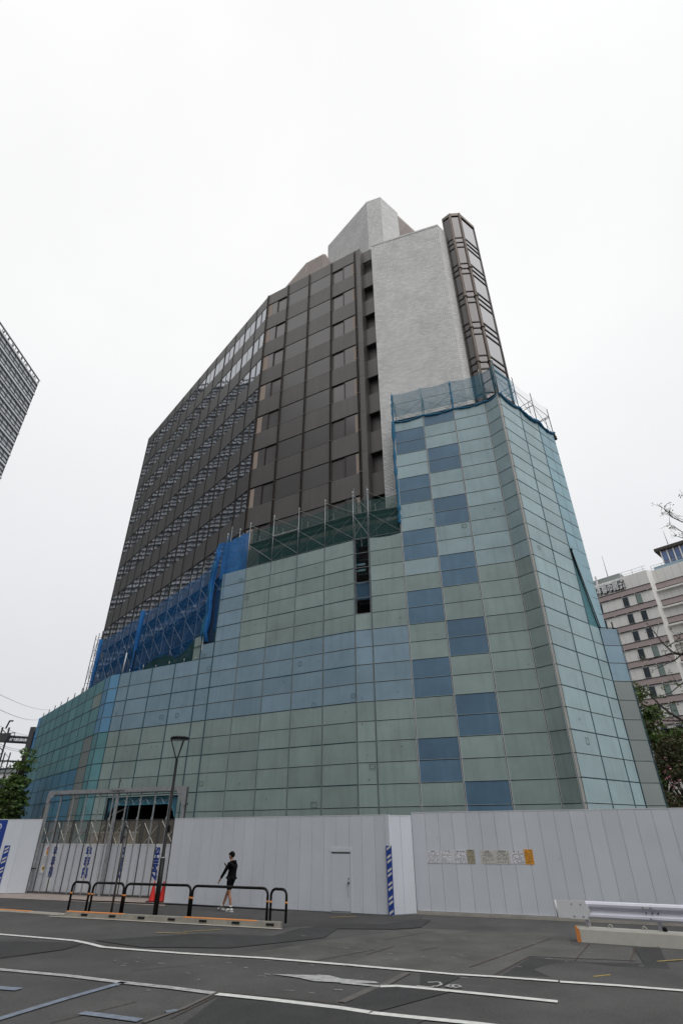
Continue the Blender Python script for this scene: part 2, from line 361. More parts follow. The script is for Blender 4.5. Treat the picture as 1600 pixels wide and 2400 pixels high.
def stripe(name, l, wd, m, z=.016, taper=None):
    P = [G(a, b) for a, b in l]; mb = MB()
    for i in range(len(P) - 1):
        a, b = P[i], P[i + 1]; d = (b - a).normalized(); nn = Vector((-d.y, d.x, 0)) * wd / 2
        def nrm(k):
            dd = (P[min(k + 1, len(P) - 1)] - P[max(k - 1, 0)]).normalized(); return Vector((-dd.y, dd.x, 0)) * wd / 2
        n0, n1 = nrm(i), nrm(i + 1)
        mb.face([(a - n0) + UP * z, (b - n1) + UP * z, (b + n1) + UP * z, (a + n0) + UP * z], m)
    return tag(mb.build(name, origin=P[0]), kind='structure')
stripe('road_line', [(-80, 2184), (0, 2192), (120, 2202), (175, 2207), (214, 2215)], .15, LINEW)
stripe('road_line', [(212, 2215), (240, 2222), (300, 2227), (430, 2237), (620, 2248), (800, 2263), (960, 2277)], .15, LINEW)
stripe('road_line', [(960, 2277), (1060, 2286), (1160, 2292), (1308, 2303)], .13, LINEW)
stripe('road_line', [(1312, 2304), (1450, 2313), (1600, 2325), (1750, 2338)], .14, LINEW)
stripe('worn_road_line', [(-60, 2268), (0, 2275), (160, 2290), (290, 2306), (400, 2318), (500, 2331)], .17, LINEO)
stripe('road_line', [(508, 2333), (640, 2347), (800, 2366), (870, 2377)], .16, LINEW)
stripe('road_line', [(866, 2377), (960, 2387), (1090, 2400), (1300, 2424)], .16, LINEW)
stripe('road_line', [(890, 2315), (930, 2314), (980, 2318), (1150, 2335), (1307, 2351)], .15, LINEW)
stripe('worn_road_line', [(800, 2306), (840, 2310), (890, 2315)], .12, LINEO)
stripe('faded_road_line', [(-90, 2416), (0, 2391), (150, 2345), (290, 2305)], .16, LINEB)
stripe('faded_road_line', [(190, 2377), (260, 2386), (328, 2395)], .17, LINEB)
stripe('faded_road_line', [(-30, 2316), (45, 2322)], .2, LINEB)
stripe('faded_road_line', [(388, 2375), (415, 2371)], .12, LINEB)
stripe('concrete_strip', [(800, 2352), (870, 2320), (900, 2311), (955, 2282)], .16, mat('grey_strip', (.105, .10, .094), .9, var=.3, scale=4), .014)
stripe('concrete_strip', [(335, 2400), (430, 2366), (508, 2328)], .09, MATS['grey_strip'], .014)
for l in ([(1158, 2292), (1240, 2245)], [(1346, 2255), (1382, 2213)], [(1475, 2258), (1492, 2220)], [(1100, 2270), (1290, 2202)], [(900, 2205), (1020, 2184)], [(860, 2240), (925, 2220)], [(700, 2262), (880, 2228)], [(985, 2230), (1030, 2222)], [(0, 2250), (210, 2216)], [(0, 2270), (130, 2280)], [(505, 2326), (700, 2344), (800, 2356)], [(400, 2390), (520, 2330)], [(120, 2400), (320, 2350)], [(310, 2277), (440, 2265)]):
    stripe('road_joint', l, .024, RUST, .0158)
for l in ([(365, 2188), (440, 2190)], [(430, 2186), (520, 2181)], [(775, 2152), (835, 2150)], [(1390, 2292), (1430, 2288)], [(1540, 2256), (1600, 2252)]):
    stripe('survey_mark', l, .07, YELL, .0165)
mb = MB()                                       # small survey ticks sprayed on the asphalt
for _ in range(60):
    px, py = random.uniform(560, 1560), random.uniform(2182, 2300)
    if random.random() < .3: px, py = random.uniform(250, 900), random.uniform(2240, 2330)
    p = G(px, py, .0175); a = R(-22 + random.uniform(-12, 12)); d = Vector((math.cos(a), math.sin(a), 0)) * random.uniform(.03, .1); n = Vector((-d.y, d.x, 0)).normalized() * random.uniform(.005, .011)
    mb.face([p - d - n, p + d - n, p + d + n, p - d + n], LINEO)
tag(mb.build('chalk_ticks'), kind='structure')
mb = MB()                                       # straight-ahead arrow, worn, pointing left
hp = [(636, 2286), (700, 2288), (770, 2289), (800, 2297), (880, 2304), (888, 2308), (850, 2308), (790, 2306), (735, 2303), (700, 2295)]
mb.face([(p.x, p.y, .0165) for p in pix(hp)], LINEO)
tag(mb.build('road_arrow', origin=G(760, 2297)), kind='structure')
mb = MB()
for l in ([(975, 2311), (1010, 2314), (1020, 2311)], [(1002, 2303), (1028, 2302), (1035, 2308), (1020, 2313)], [(1045, 2312), (1058, 2308), (1075, 2310), (1080, 2314), (1060, 2315), (1045, 2312)], [(1058, 2308), (1066, 2317)]):
    P = [G(a, b, .0175) for a, b in l]
    for a, b in zip(P, P[1:]):
        d = (b - a).normalized(); n = Vector((-d.y, d.x, 0)) * .025; mb.face([a - n, b - n, b + n, a + n], LINEO)
tag(mb.build('sprayed_mark', origin=G(1030, 2310)), kind='structure')

# kerb: dropped part on the left, then a raised concrete kerb with drain slots
def kerb_run(name, a, b, h, wd, m, orange=(), slots=0, label=None):
    d = (b - a).normalized(); n = Vector((-d.y, d.x, 0)); Ln = (b - a).length; mb = MB()
    cnt = max(1, round(Ln / .6))
    for i in range(cnt):
        s0, s1 = Ln * i / cnt + .004, Ln * (i + 1) / cnt - .004
        mb.face([a + d * s0 + UP * .0, a + d * s1, a + d * s1 + n * .03 + UP * h, a + d * s0 + n * .03 + UP * h], m)
        mb.face([a + d * s0 + n * .03 + UP * h, a + d * s1 + n * .03 + UP * h, a + d * s1 + n * wd + UP * h, a + d * s0 + n * wd + UP * h], m)
        mb.face([a + d * s1 + n * wd + UP * h, a + d * s1 + n * wd, a + d * s0 + n * wd, a + d * s0 + n * wd + UP * h], m)
        for s, q in ((s0, -1), (s1, 1)):
            f = [a + d * s, a + d * s + n * .03 + UP * h, a + d * s + n * wd + UP * h, a + d * s + n * wd]
            mb.face(f if q > 0 else f[::-1], m)
        if slots and i % 2 == 1:
            c = a + d * (s0 + .12) + n * -.004
            mb.box(c + UP * .06, d * .26, n * .03, UP * .055, BLACK)
    for o0, o1 in orange:
        mb.box(a + d * (Ln * o0) + n * .028 + UP * (h - .02), d * (Ln * (o1 - o0)), n * (wd - .024), UP * .026, ORANGE)
    return tag(mb.build(name, origin=a), kind='structure')
k0, k1 = G(150, 2150), G(655, 2178)
kerb_run('kerb', k0, k1, .15, .19, CONC, ((.0, .29), (.58, .9)), 1)
kerb_run('kerb', G(-90, 2131), G(148, 2147), .05, .17, CONCL, ((.0, .68),))
d = (k1 - k0).normalized()
sheet('gutter', ccw([k0 - d * .6 - Vector((.03, .17, 0)), k1 + d * .1 - Vector((.03, .17, 0)), k1 + d * .1, k0 - d * .6]), CONCL, .016)

# ================================================================== OFFICE TOWER
FA, LA, TA, SA = -28.9, -49.5, -18.4, 40.5      # plan directions of its walls
f_ = dirv(FA); l_ = -dirv(LA); t_ = dirv(TA); s_ = dirv(SA)
nf = Vector((f_.y, -f_.x, 0)); nl = Vector((-l_.y, l_.x, 0)); ntl = Vector((t_.y, -t_.x, 0))
if nl.y > 0: nl = -nl
C0 = Vector((-6.6, 31.73, 0)); TOP = 45.1
FLOOR = 3.36; TICK = 42.05                      # sill line of the top floor windows
L1 = C0 + l_ * 27.2
tower = thing('office_tower', (0, 34, 0), 'tall dark bronze clad office tower with white tiled shaft, rising behind the wrapped scaffold', 'office building')
PF = C0 + f_ * 8.98                              # end of the four window bays
PE = PF + f_ * .5
core = MB()
i_ = .3
TL = Vector((2.62, 26.64, 0)); TR = Vector((7.94, 24.87, 0))
TQ = TR + s_ * .91
B1, B2, B3 = Vector((9.15, 25.05, 0)), Vector((9.93, 25.0, 0)), Vector((11.37, 26.12, 0))
core.prism([(C0 - nf * i_ + nf * 0 + f_ * .15).to_2d()[:] if False else ((C0 - nf * i_ - nl * i_).x, (C0 - nf * i_ - nl * i_).y), ((PE - nf * .9).x, (PE - nf * .9).y), (TL.x + .3, TL.y + .9), (TR.x - .2, TR.y + .5), (11.0, 27.2), (12.3, 33), (2, 60), ((L1 - nl * i_ - l_ * .1).x, (L1 - nl * i_ - l_ * .1).y)], 0, TOP - .35, CLAD)
core.build('wall', tower)
clad = MB(); mull = MB()
floors = list(range(0, 12))
CW = 2.245
def rect(mb, o, u, n, s0, s1, z0, z1, dp, m, tone=None):      # slab of depth dp standing proud of plane (o,u), outward n
    mb.box(o + u * s0 - n * .12 + UP * z0, u * (s1 - s0), n * (.12 + dp), UP * (z1 - z0), m, tone)
wins = []
g = .018
for c in range(4):
    s0, s1 = c * CW + .06, (c + 1) * CW - .06
    rect(clad, C0, f_, nf, s0, s1, TICK + 1.68, TOP, .03, CLAD)
    for k in floors:
        z = TICK - k * FLOOR
        if z < 9: break
        rect(clad, C0, f_, nf, s0, s1, z - 1.66, z - g, .03, CLAD)
        if c in (1, 2):
            rect(clad, C0, f_, nf, s0, s1, z + g, z + 1.62, .015, BLANK)
        else:
            wm = MB(); mid = s0 + (s1 - s0) * .5
            tan = .28 if c == 3 else .5
            dr, dl = (-.02, -.08) if c == 3 else (-.08, -.02)
            wm.box(C0 + f_ * s0 + nf * (dl - .03) + UP * (z + .01), f_ * (mid - s0 - .03), nf * .03, UP * 1.6, FGLASS)
            wm.box(C0 + f_ * (mid + .03) + nf * (dr - .03) + UP * (z + .01), f_ * (s1 - mid - .03), nf * .03, UP * 1.6, FGLASS)
            if c == 3: wm.box(C0 + f_ * (s1 - tan) + nf * (dr + .003) + UP * (z + .012), f_ * (tan * random.uniform(.75, 1)), nf * .004, UP * 1.56, TAN)
            else: wm.box(C0 + f_ * (s0 + .02) + nf * (dl + .003) + UP * (z + .012), f_ * (tan * random.uniform(.7, 1.1)), nf * .004, UP * 1.56, TAN)
            wm.box(C0 + f_ * (mid - .03) - nf * .06 + UP * z, f_ * .06, nf * .075, UP * 1.62, DMUL)
            wins.append(wm)
for c in range(5):                               # double mullions with a dark slot
    x = c * CW
    for q in (-.055, .055):
        mull.box(C0 + f_ * (x + q - .02) - nf * .1 + UP * 6, f_ * .04, nf * .2, UP * (TOP - 6.02), DMUL)
    for k in floors:
        mull.box(C0 + f_ * (x - .10) - nf * .05 + UP * (TICK - k * FLOOR - .03), f_ * .2, nf * .175, UP * .06, LMUL)
# pilaster beside the bays, then the recessed balconies
for k in range(12):
    z1 = TOP if k == 0 else TICK + 1.55 - (k - 1) * FLOOR
    z0 = TICK + 1.55 - k * FLOOR + .02
    clad.box(PF + f_ * .1 - nf * .75 + UP * z0, f_ * .42, nf * .79, UP * (z1 - z0), CLAD)
RB = PE - nf * .55 + f_ * .03
for k in floors:
    z = TICK - k * FLOOR
    if z < 9: break
    clad.box(RB + UP * (z - 1.75), f_ * 1.3, nf * .12, UP * 1.72, CLAD)
    wm = MB(); wm.box(RB - nf * .55 + UP * (z - .03), f_ * 1.3, nf * .03, UP * 1.64, DGLASS); wm.box(RB - nf * .54 + f_ * .45 + UP * (z - .03), f_ * .05, nf * .06, UP * 1.64, DMUL); wins.append(wm)
clad.box(RB + UP * (TICK + 1.6), f_ * 1.3, nf * .12, UP * (TOP - TICK - 1.62), CLAD)
# long left face
LCW = 1.94
lw = []
for c in range(14):
    s0, s1 = c * LCW + .05, (c + 1) * LCW - .05
    rect(clad, C0, l_, nl, s0, s1, TICK + 1.68, TOP, .03, CLAD)
    for k in floors:
        z = TICK - k * FLOOR
        if z < 9: break
        rect(clad, C0, l_, nl, s0, s1, z - 1.66, z - g, .03, CLAD)
        wm = MB(); mid = (s0 + s1) / 2; d0 = .0 if (c % 3 == 0) else .012
        for a, b in ((s0, mid - .03), (mid + .03, s1)):
            wm.box(C0 + l_ * a + nl * (d0 - .03) + UP * (z + .01), l_ * (b - a), nl * .03, UP * 1.6, MIRROR)
        if c % 4 == 0: wm.box(C0 + l_ * (mid - .1) - nl * .1 + UP * z, l_ * .2, nl * .11, UP * 1.64, DMUL)
        else: wm.box(C0 + l_ * (mid - .025) - nl * .1 + UP * z, l_ * .05, nl * .125, UP * 1.62, DMUL)
        lw.append((c * LCW + k * 1.2, wm))
for c in range(15):
    x = c * LCW
    for q in (-.05, .05):
        mull.box(C0 + l_ * (x + q - .015) - nl * .1 + UP * 6, l_ * .03, nl * .15, UP * (TOP - 6.02), DMUL)
    for k in floors:
        mull.box(C0 + l_ * (x - .08) - nl * .05 + UP * (TICK - k * FLOOR - .03), l_ * .16, nl * .115, UP * .06, DMUL)
clad.build('cladding', tower); mull.build('mullion', tower)
for wm in wins: wm.build('window', tower)
lw.sort(key=lambda a: a[0])
rest = MB()
for i, (q, wm) in enumerate(lw):
    if i < 100 - len(wins): wm.build('window', tower)
    else:
        b0 = len(rest.v); rest.v += wm.v
        for fc, mi, tn in zip(wm.f, wm.m, wm.t): rest.f.append([b0 + x for x in fc]); rest.m.append(rest.mi(wm.mats[mi])); rest.t.append(tn); rest.sm.append(False)
tag(rest.build('window_rows', tower), kind='stuff')
# white tiled shaft
TT = 44.62
tl = MB()
TLb = TL - ntl * 1.4; TQb = TQ + Vector((.6, 1.6, 0))
tl.prism([(TL.x, TL.y), (TR.x, TR.y), (TQ.x, TQ.y), (TQb.x, TQb.y), (TLb.x, TLb.y)], 0, TT, TILE, .5)
tl.prism([((TL + ntl * .03).x, (TL + ntl * .03).y), ((TR + ntl * .03).x, (TR + ntl * .03).y), (TQ.x, TQ.y), (TQb.x, TQb.y), (TLb.x, TLb.y)], TT + .003, TT + .18, TILE, .5)
tl.build('tile_shaft', tower)
# glazed bay on the right of the shaft
bay = MB()
bz = DI(1065, 497, B1.length).z
BC = B3 + Vector((-1.2, 1.6, 0))
segs = [(TQ + s_ * .02, B1), (B1, B2), (B2, B3)]
panes = []
zb0 = 14
for a, b in segs:
    u = (b - a).normalized(); n = Vector((u.y, -u.x, 0)); ln = (b - a).length
    z = 39.25 + FLOOR + .28
    bay.box(a - n * .2 + UP * (bz - .35), u * ln, n * .26, UP * .35, LMUL)
    k = 0
    zz = 39.25 + FLOOR
    while zz > 16:
        for dz in (-.62, 0, .62):
            hh = .09
            bay.box(a - n * .08 + UP * (zz + dz - hh / 2), u * ln, n * .11, UP * hh, DMUL)
        zz -= FLOOR
    for zt in [39.25 + FLOOR + .62]: pass
    pn = MB(); zz = 39.25 + FLOOR; edges = [bz - .36]
    while zz > 16:
        edges += [zz + .62, zz, zz - .62]; zz -= FLOOR
    for e0, e1 in zip(edges, edges[1:]):
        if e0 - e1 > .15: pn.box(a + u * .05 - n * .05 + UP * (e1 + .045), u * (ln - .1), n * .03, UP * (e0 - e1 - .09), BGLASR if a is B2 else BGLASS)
    panes.append(pn)
for p, m in ((B1, LMUL), (B2, LMUL), (B3, DMUL), (TQ + s_ * .02, DMUL)):
    r = .12 if m is LMUL else .07
    bay.tube([p + UP * zb0, p + UP * (bz - .05)], r, m, 8)
    if m is LMUL:
        for q in (-.05, .05): bay.tube([p + Vector((q, -.1, 0)) + UP * zb0, p + Vector((q, -.1, 0)) + UP * (bz - .1)], .03, m, 4)
    zz = 39.25
    while zz > 16 and m is LMUL:
        bay.tube([p + UP * (zz - .05), p + UP * (zz + .05)], r + .06, m, 8); zz -= FLOOR
bay.prism([((TQ.x + .1), TQ.y + .35), (B1.x + .02, B1.y + .15), (B2.x - .05, B2.y + .15), (B3.x - .18, B3.y + .05), (BC.x, BC.y), (TQb.x + .2, TQb.y)], zb0, bz - .02, DMUL)
bo = bay.build('bay_window', tower)
WL[bo.name] = WL[tower.name]
for pn in panes: pn.build('glazing', bo)
# rooftop: tiled lift tower and louvred plant screens
T4 = Vector((3.27, 25.16, 0)) - ntl * 4.0
def tp(px, py, p0, ang): return PL(px, py, p0, ang)
Pa = tp(859, 472.8, T4, TA); Pb = tp(890.5, 460.2, T4, TA); pz = (Pa.z + Pb.z) / 2
Pl = tp(768.4, 576.8, Pa, LA); Pr = tp(930.6, 493.4, Pb, SA)
Pl = Vector((Pl.x, Pl.y, 0)); Pr = Vector((Pr.x, Pr.y, 0)); Pk = Pl + Vector((.9, 4.0, 0))
ph = MB(); ph.prism([(Pa.x, Pa.y), (Pb.x, Pb.y), (Pr.x, Pr.y), (Pr.x - 2, Pr.y + 5), (Pk.x, Pk.y), (Pl.x, Pl.y)], TOP - 1, pz, TILE, .5)
ph.build('roof_tower', tower)
lo = MB()                                       # right louvre screen behind the roof tower
q0 = Pr + s_ * .1; q1 = q0 + s_ * 4.6
zt = DI(932, 505, q0.length).z
lo.box(q0 - Vector((s_.y, -s_.x, 0)) * .3 + UP * (TOP - 1), s_ * 4.6, Vector((s_.y, -s_.x, 0)) * .05, UP * (zt - TOP + .6), BLACK)
for i in range(26):
    p = q0 + s_ * (i * .18); lo.box(p + UP * (TOP - 1), s_ * .075, Vector((-s_.y, s_.x, 0)) * .2, UP * (zt - TOP + 1), LOUV)
lo.build('roof_louvre', tower)
lo = MB()
A4 = C0 + f_ * 0 - nf * 3.2
La = tp(717.5, 615.9, A4, FA); Lb = tp(756.5, 594.2, A4, FA); lz = (La.z + Lb.z) / 2
La.z = Lb.z = 0; u = (Lb - La).normalized(); n = Vector((u.y, -u.x, 0)); ln = (Lb - La).length
cnt = 22
for i in range(cnt):
    if i in (): continue
    lo.box(La + u * (ln * i / cnt) + UP * (TOP - 1), u * .055, -n * .12, UP * (lz - TOP + 1), LOUV)
for zz in (.5, 1.6, 2.7, 3.8, 4.9, 6.0, 7.1, 8.0):
    if TOP + zz < lz: lo.box(La - n * .1 + UP * (TOP + zz), u * ln, -n * .05, UP * (.5 if int(zz * 10) % 2 else .25), LOUV)
Ll = PL(671, 669, La, LA); Ll.z = 0
v = (Ll - La).normalized(); n2 = Vector((v.y, -v.x, 0)); lnl = (Ll - La).length + 3
for i in range(int(lnl / .22)):
    lo.box(La + v * (i * .22) + UP * (TOP - 1), v * .16, n2 * .1, UP * (lz - TOP + 1), LOUV)
lo.box(Lb + UP * (TOP - 1), -n * .25, u * .1, UP * (lz - TOP + 1), LOUV)
for i in range(7): lo.box(Lb + u * .15 - n * (.1 + i * .16) + UP * (TOP - 1), -n * .1, u * .08, UP * (lz - TOP + 1), LOUV)
lo.build('roof_louvre', tower)

# ================================================================== WRAPPED SCAFFOLD
RH = .867
def rz(j): return 3.31 + RH * j                  # height of sheet row j; row 5 is the lower edge of the blue-grey band
M0 = Vector((-14.91, 34.59, 0)); M1 = Vector((.66, 26.01, 0)); R1 = Vector((8.47, 23.41, 0)); N1 = Vector((9.02, 22.70, 0))
P1 = Vector((9.14, 22.69, 0)); S1 = Vector((12.88, 25.81, 0)); X1 = Vector((13.84, 25.93, 0)); S2 = Vector((13.53, 26.35, 0)); L0 = Vector((-26.69, 49.27, 0))
scaf = thing('wrapped_scaffold', (0.66, 26.01, 0), 'scaffold fully wrapped in green, pale blue and dark blue sheet panels around the tower base', 'scaffold')
def mkface(a, b, widths):
    u = (b - a).normalized(); ln = (b - a).length; k = ln / sum(widths); s = [0]
    for w_ in widths: s.append(s[-1] + w_ * k)
    return dict(a=a, u=u, n=Vector((u.y, -u.x, 0)), s=s)
FM = mkface(M0, M1, [.9, .98, 1.85, 1.87, 1.87, 1.0, 1.85, 1.85, 1.85, 1.85, 1.85])
FR = mkface(M1, R1, [.9, 1.83, 1.83, 1.83, 1.83])
FN = mkface(R1, N1, [.9]); FP = mkface(N1, P1, [.12]); FS = mkface(P1, S1, [1.95, 1.92, .97]); FX = mkface(S1, X1, [.95])
FS2 = mkface(S1 - Vector((.0, .0, 0)), S2, [.8]); FL = mkface(L0, M0, [.9] + [1.83] * 8 + [1.83, .95])
JB = -4
blues = []
OPEN = None
def minus(r, o):
    s0, s1, z0, z1 = r
    if o is None or s1 <= o[0] or s0 >= o[1] or z1 <= o[2] or z0 >= o[3]: return [r]
    res = []
    if s0 < o[0]: res.append((s0, o[0], z0, z1))
    if s1 > o[1]: res.append((o[1], s1, z0, z1))
    a, b = max(s0, o[0]), min(s1, o[1])
    if z1 > o[3]: res.append((a, b, o[3], z1))
    if z0 < o[2]: res.append((a, b, z0, o[2]))
    return res
def panel(mb, F, s0, s1, z0, z1, m, bulge=.02, off=0.0, tone=None, sagtop=0.0):
    a, u, n = F['a'], F['u'], F['n']; nx, nz = 3, 2
    tone = random.random() if tone is None else tone
    bb = random.uniform(-.3, 1) * bulge; tw = random.uniform(-.5, .5) * bulge
    i0 = len(mb.v); k = mb.mi(m)
    for j in range(nz + 1):
        for i in range(nx + 1):
            fx, fz = i / nx, j / nz
            d = off + bb * 4 * fx * (1 - fx) * (4 * fz * (1 - fz)) + tw * (fx - .5) * (fz - .5) * 2
            zz = z0 + (z1 - z0) * fz - sagtop * 4 * fx * (1 - fx) * fz
            mb.v.append(a + u * (s0 + (s1 - s0) * fx) + n * d + UP * zz)
    for j in range(nz):
        for i in range(nx):
            q = i0 + j * (nx + 1) + i
            mb.f.append([q, q + 1, q + nx + 2, q + nx + 1]); mb.m.append(k); mb.t.append(tone); mb.sm.append(True)
def wrap(name, F, tops, colour, opening=None, vmat=SEAM, spots=0, back=True, label=None, j0=JB, skip=None, hang=0.0):
    mb = MB(); seam = mb; g = .013
    a, u, n = F['a'], F['u'], F['n']
    for c in range(len(F['s']) - 1):
        s0, s1 = F['s'][c], F['s'][c + 1]
        for j in range(j0, tops[c]):
            m = colour(c, j - 5)
            if m is None: continue
            bl = m is BLUE
            last = (j == tops[c] - 1)
            for (x0, x1, y0, y1) in minus((s0 + g, s1 - g, rz(j) + g, rz(j + 1) - g), opening):
                if x1 - x0 < .03 or y1 - y0 < .03: continue
                if bl:
                    b = MB(); panel(b, F, x0, x1, y0, y1, m, sagtop=hang if last else 0); blues.append(b)
                else: panel(mb, F, x0, x1, y0, y1, m, sagtop=hang if last else 0)
            for (x0, x1, y0, y1) in minus((s0, s1, rz(j), rz(j + 1)), opening):
                if back: mb.face([a + u * x0 - n * .07 + UP * y0, a + u * x1 - n * .07 + UP * y0, a + u * x1 - n * .07 + UP * y1, a + u * x0 - n * .07 + UP * y1], BACK)
            for (x0, x1, y0, y1) in minus((s0 + .03, s1 - .03, rz(j) + .012, rz(j) + .03), opening):
                seam.box(a + u * x0 - n * .02 + UP * y0, u * (x1 - x0), n * .035, UP * (y1 - y0), vmat if (j % 2) else SEAM)
    for _ in range(spots):
        c = random.randrange(len(F['s']) - 1); j = random.randrange(j0 + 4, max(tops[c], j0 + 5))
        if colour(c, j - 5) in (None, BLUE): continue
        x = random.uniform(F['s'][c] + .15, F['s'][c + 1] - .15); z = random.uniform(rz(j) + .1, rz(j + 1) - .1)
        if opening and opening[0] - .3 < x < opening[1] + .3 and z < opening[3] + .2: continue
        p = a + u * x + n * .026 + UP * z
        if random.random() < .12:                # outlined repair patch
            hw, hh = random.uniform(.08, .16), random.uniform(.07, .12)
            for q in (p - u * hw - UP * hh, p - u * hw + UP * hh): mb.box(q, u * hw * 2, n * .004, UP * .018, SPOT)
            for q in (p - u * hw - UP * hh, p + u * hw - UP * hh): mb.box(q, u * .018, n * .004, UP * hh * 2, SPOT)
        else:
            hw = random.uniform(.012, .035); mb.face([p - u * hw - UP * hw * .7, p + u * hw * .6 - UP * hw, p + u * hw + UP * hw * .5, p - u * hw * .4 + UP * hw], SPOT)
    o = mb.build(name, scaf)
    if label: o['label'] = label
    return o
def posts(F, tops, cols, m, name='standard', r=.012, gap=.05, j0=JB):
    mb = MB()
    for c in cols:
        t = max(tops[max(c - 1, 0)], tops[min(c, len(tops) - 1)])
        for q in (-gap / 2, gap / 2):
            p = F['a'] + F['u'] * (F['s'][c] + q) + F['n'] * .012
            mb.tube([p + UP * rz(j0), p + UP * rz(t)], r, m, 4)
    return mb.build(name, scaf)

oa = 1.95; ob = 7.25; ot = 4.1                  # gateway through the scaffold behind the site gate
def colM(c, k):
    if c >= 6 and k >= 4: return BLUEG if c == 6 else GREEN
    if c == 5 and k == 4: return BLUEG
    if 0 <= k <= 3: return LBLUE if c == 0 else BLUEG
    if k < 0: return TEAL if c == 0 else GREEN
    return BLUEG
def colR(c, k):
    if c == 0: return (None if 5 <= k else GREEN if k == 4 else BLUEG if k >= 0 else GREEN)
    if c == 1: return BLUEG if 0 <= k <= 3 else GREEN
    if c == 2:
        if k % 4 in (0, 1): return BLUE
    if c == 3:
        if k % 4 in (2, 3): return BLUE
    return LIGHT if k >= 7 else GREEN  # paler upper rows: brighter light higher up is put into the colour
def colN(c, k): return GREEN if k < 7 else LIGHT  # gain in light with height painted as a paler sheet
def colS(c, k):
    if c == 2 and 4 <= k <= 8: return None
    return LIGHT if not (c == 2 and k > 8) else LBLUE2
LBLUE2 = mat('sheet_sky_blue', (.25, .40, .46), .5, spec=.4, var=.05, tone=.06)
def colX(c, k): return BLUEG if k >= 1 else GREYS
def colL(c, k):
    if c == 0: return LBLUE if k >= -2 else TEALB
    if k < -2: return TEALB if c < 9 else (GREYS if c == 9 else TEAL)
    if c == 10: return LBLUE if k >= 0 else TEAL
    if c == 9: return (GREYS if k < 0 else (GREEN if random.random() < .5 else TEAL))
    return TEAL
tM = [9, 9, 9, 9, 9, 10, 15, 15, 15, 15, 15]; tR = [15, 15, 24, 24, 24]
wrap('sheeting', FL, [9] * 11, colL, vmat=DSEAM, spots=14, label='teal and blue sheeting running back on the left side')
wrap('sheeting', FM, tM, colM, opening=(oa, ob, -9, ot), vmat=DSEAM, spots=85, label='wide green and pale blue sheeting across the front')
wrap('sheeting', FR, tR, colR, spots=26, label='tall sheeting with a checker of dark blue panels', hang=.10)
wrap('sheeting', FN, [24], colN, hang=.10)
wrap('post_cover', FP, [24], lambda c, k: PALEPOST)
wrap('sheeting', FS, [24, 24, 24], colS, vmat=DSEAM, spots=12, label='pale teal sheeting on the right side with a torn column', hang=.16)
wrap('sheeting', FS2, [24], lambda c, k: LBLUE2, j0=9, hang=.1)
wrap('sheeting', FX, [9], colX, label='grey and pale blue sheeting of the low right annex')
# return walls that close the scaffold off sideways
FXr = mkface(X1, X1 + Vector((1.2, 6.5, 0)), [1.8, 1.8, 1.8]); wrap('sheeting', FXr, [9] * 3, lambda c, k: GREYS)
FSr = mkface(S2, S2 + Vector((-1.6, 7.0, 0)), [1.8] * 4); wrap('sheeting', FSr, [24] * 4, lambda c, k: LIGHT)
FRl = mkface(M1 + FR['u'] * FR['s'][2] - FR['n'] * 1.0, M1 + FR['u'] * FR['s'][2], [1.0]); wrap('sheeting', FRl, [24], lambda c, k: BLUEG, j0=15)
FLr = mkface(L0 + Vector((3, 9, 0)), L0, [1.8] * 5); wrap('sheeting', FLr, [9] * 5, lambda c, k: BRIGHTB, label='bright blue sheeting at the far left end')
edge = MB(); edge.box(L0 - FL['u'] * .22 - FL['n'] * .1 + UP * (rz(-4)), FL['u'] * .22, FL['n'] * .12, UP * (rz(9) - rz(-4)), BRIGHTB); edge.build('edge_strip', scaf)
for b in blues: tag(b.build('blue_panel', scaf), None)
posts(FR, tR, [2, 3, 4, 5], WSEAM); posts(FM, tM, [0, 1, 2, 3, 4, 5, 6], DSEAM); posts(FM, tM, [7, 8, 9, 10, 11], SEAM); posts(FR, tR, [1], SEAM); posts(FS, [24] * 3, [1, 2], DSEAM, gap=.03); posts(FN, [24], [1], WSEAM); posts(FL, [9] * 11, list(range(1, 11)), DSEAM, gap=.03); posts(FX, [9], [0, 1], DSEAM)
# dark gateway: recess, lattice girder, blue cloth trims
u, n, a = FM['u'], FM['n'], FM['a']
gw = MB()
P = lambda s, d, z: a + u * s - n * d + UP * z
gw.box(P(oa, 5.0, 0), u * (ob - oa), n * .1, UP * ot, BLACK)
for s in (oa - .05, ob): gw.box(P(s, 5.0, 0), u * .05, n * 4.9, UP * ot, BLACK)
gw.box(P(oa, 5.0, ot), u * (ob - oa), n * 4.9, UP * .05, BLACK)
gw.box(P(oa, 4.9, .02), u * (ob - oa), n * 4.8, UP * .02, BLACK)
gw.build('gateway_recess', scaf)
gw = MB()
gw.face([P(oa, .12, ot), P(oa + .1, .12, 3.3), P(oa + .5, .12, 3.62), P(oa + 1.1, .12, 3.72), P(ob - .9, .12, 3.72), P(ob - .45, .12, 3.6), P(ob - .18, .12, 3.25), P(ob - .12, .12, 2.9), P(ob, .12, 2.9), P(ob, .12, ot)], mat('gateway_blue_cloth', (.05, .15, .21), .7))
gw.build('gateway_cloth', scaf)
gw = MB(); TEALP = mat('teal_girder', (.03, .20, .28), .5)
for z in (3.72, 4.02): gw.bar(P(oa + .6, .08, z), P(ob - .6, .08, z), .025, TEALP)
nb = 14
for i in range(nb):
    s0 = oa + .7 + (ob - oa - 1.4) * i / nb; s1 = oa + .7 + (ob - oa - 1.4) * (i + 1) / nb
    gw.bar(P(s0, .08, 3.72 if i % 2 else 4.02), P(s1, .08, 4.02 if i % 2 else 3.72), .014, SEAM)
gw.bar(P(oa + .25, .3, 3.28), P(oa + 1.25, .4, 3.62), .05, STEEL); gw.bar(P(ob - .85, .3, 3.6), P(ob - .2, .3, 3.3), .06, STEEL)
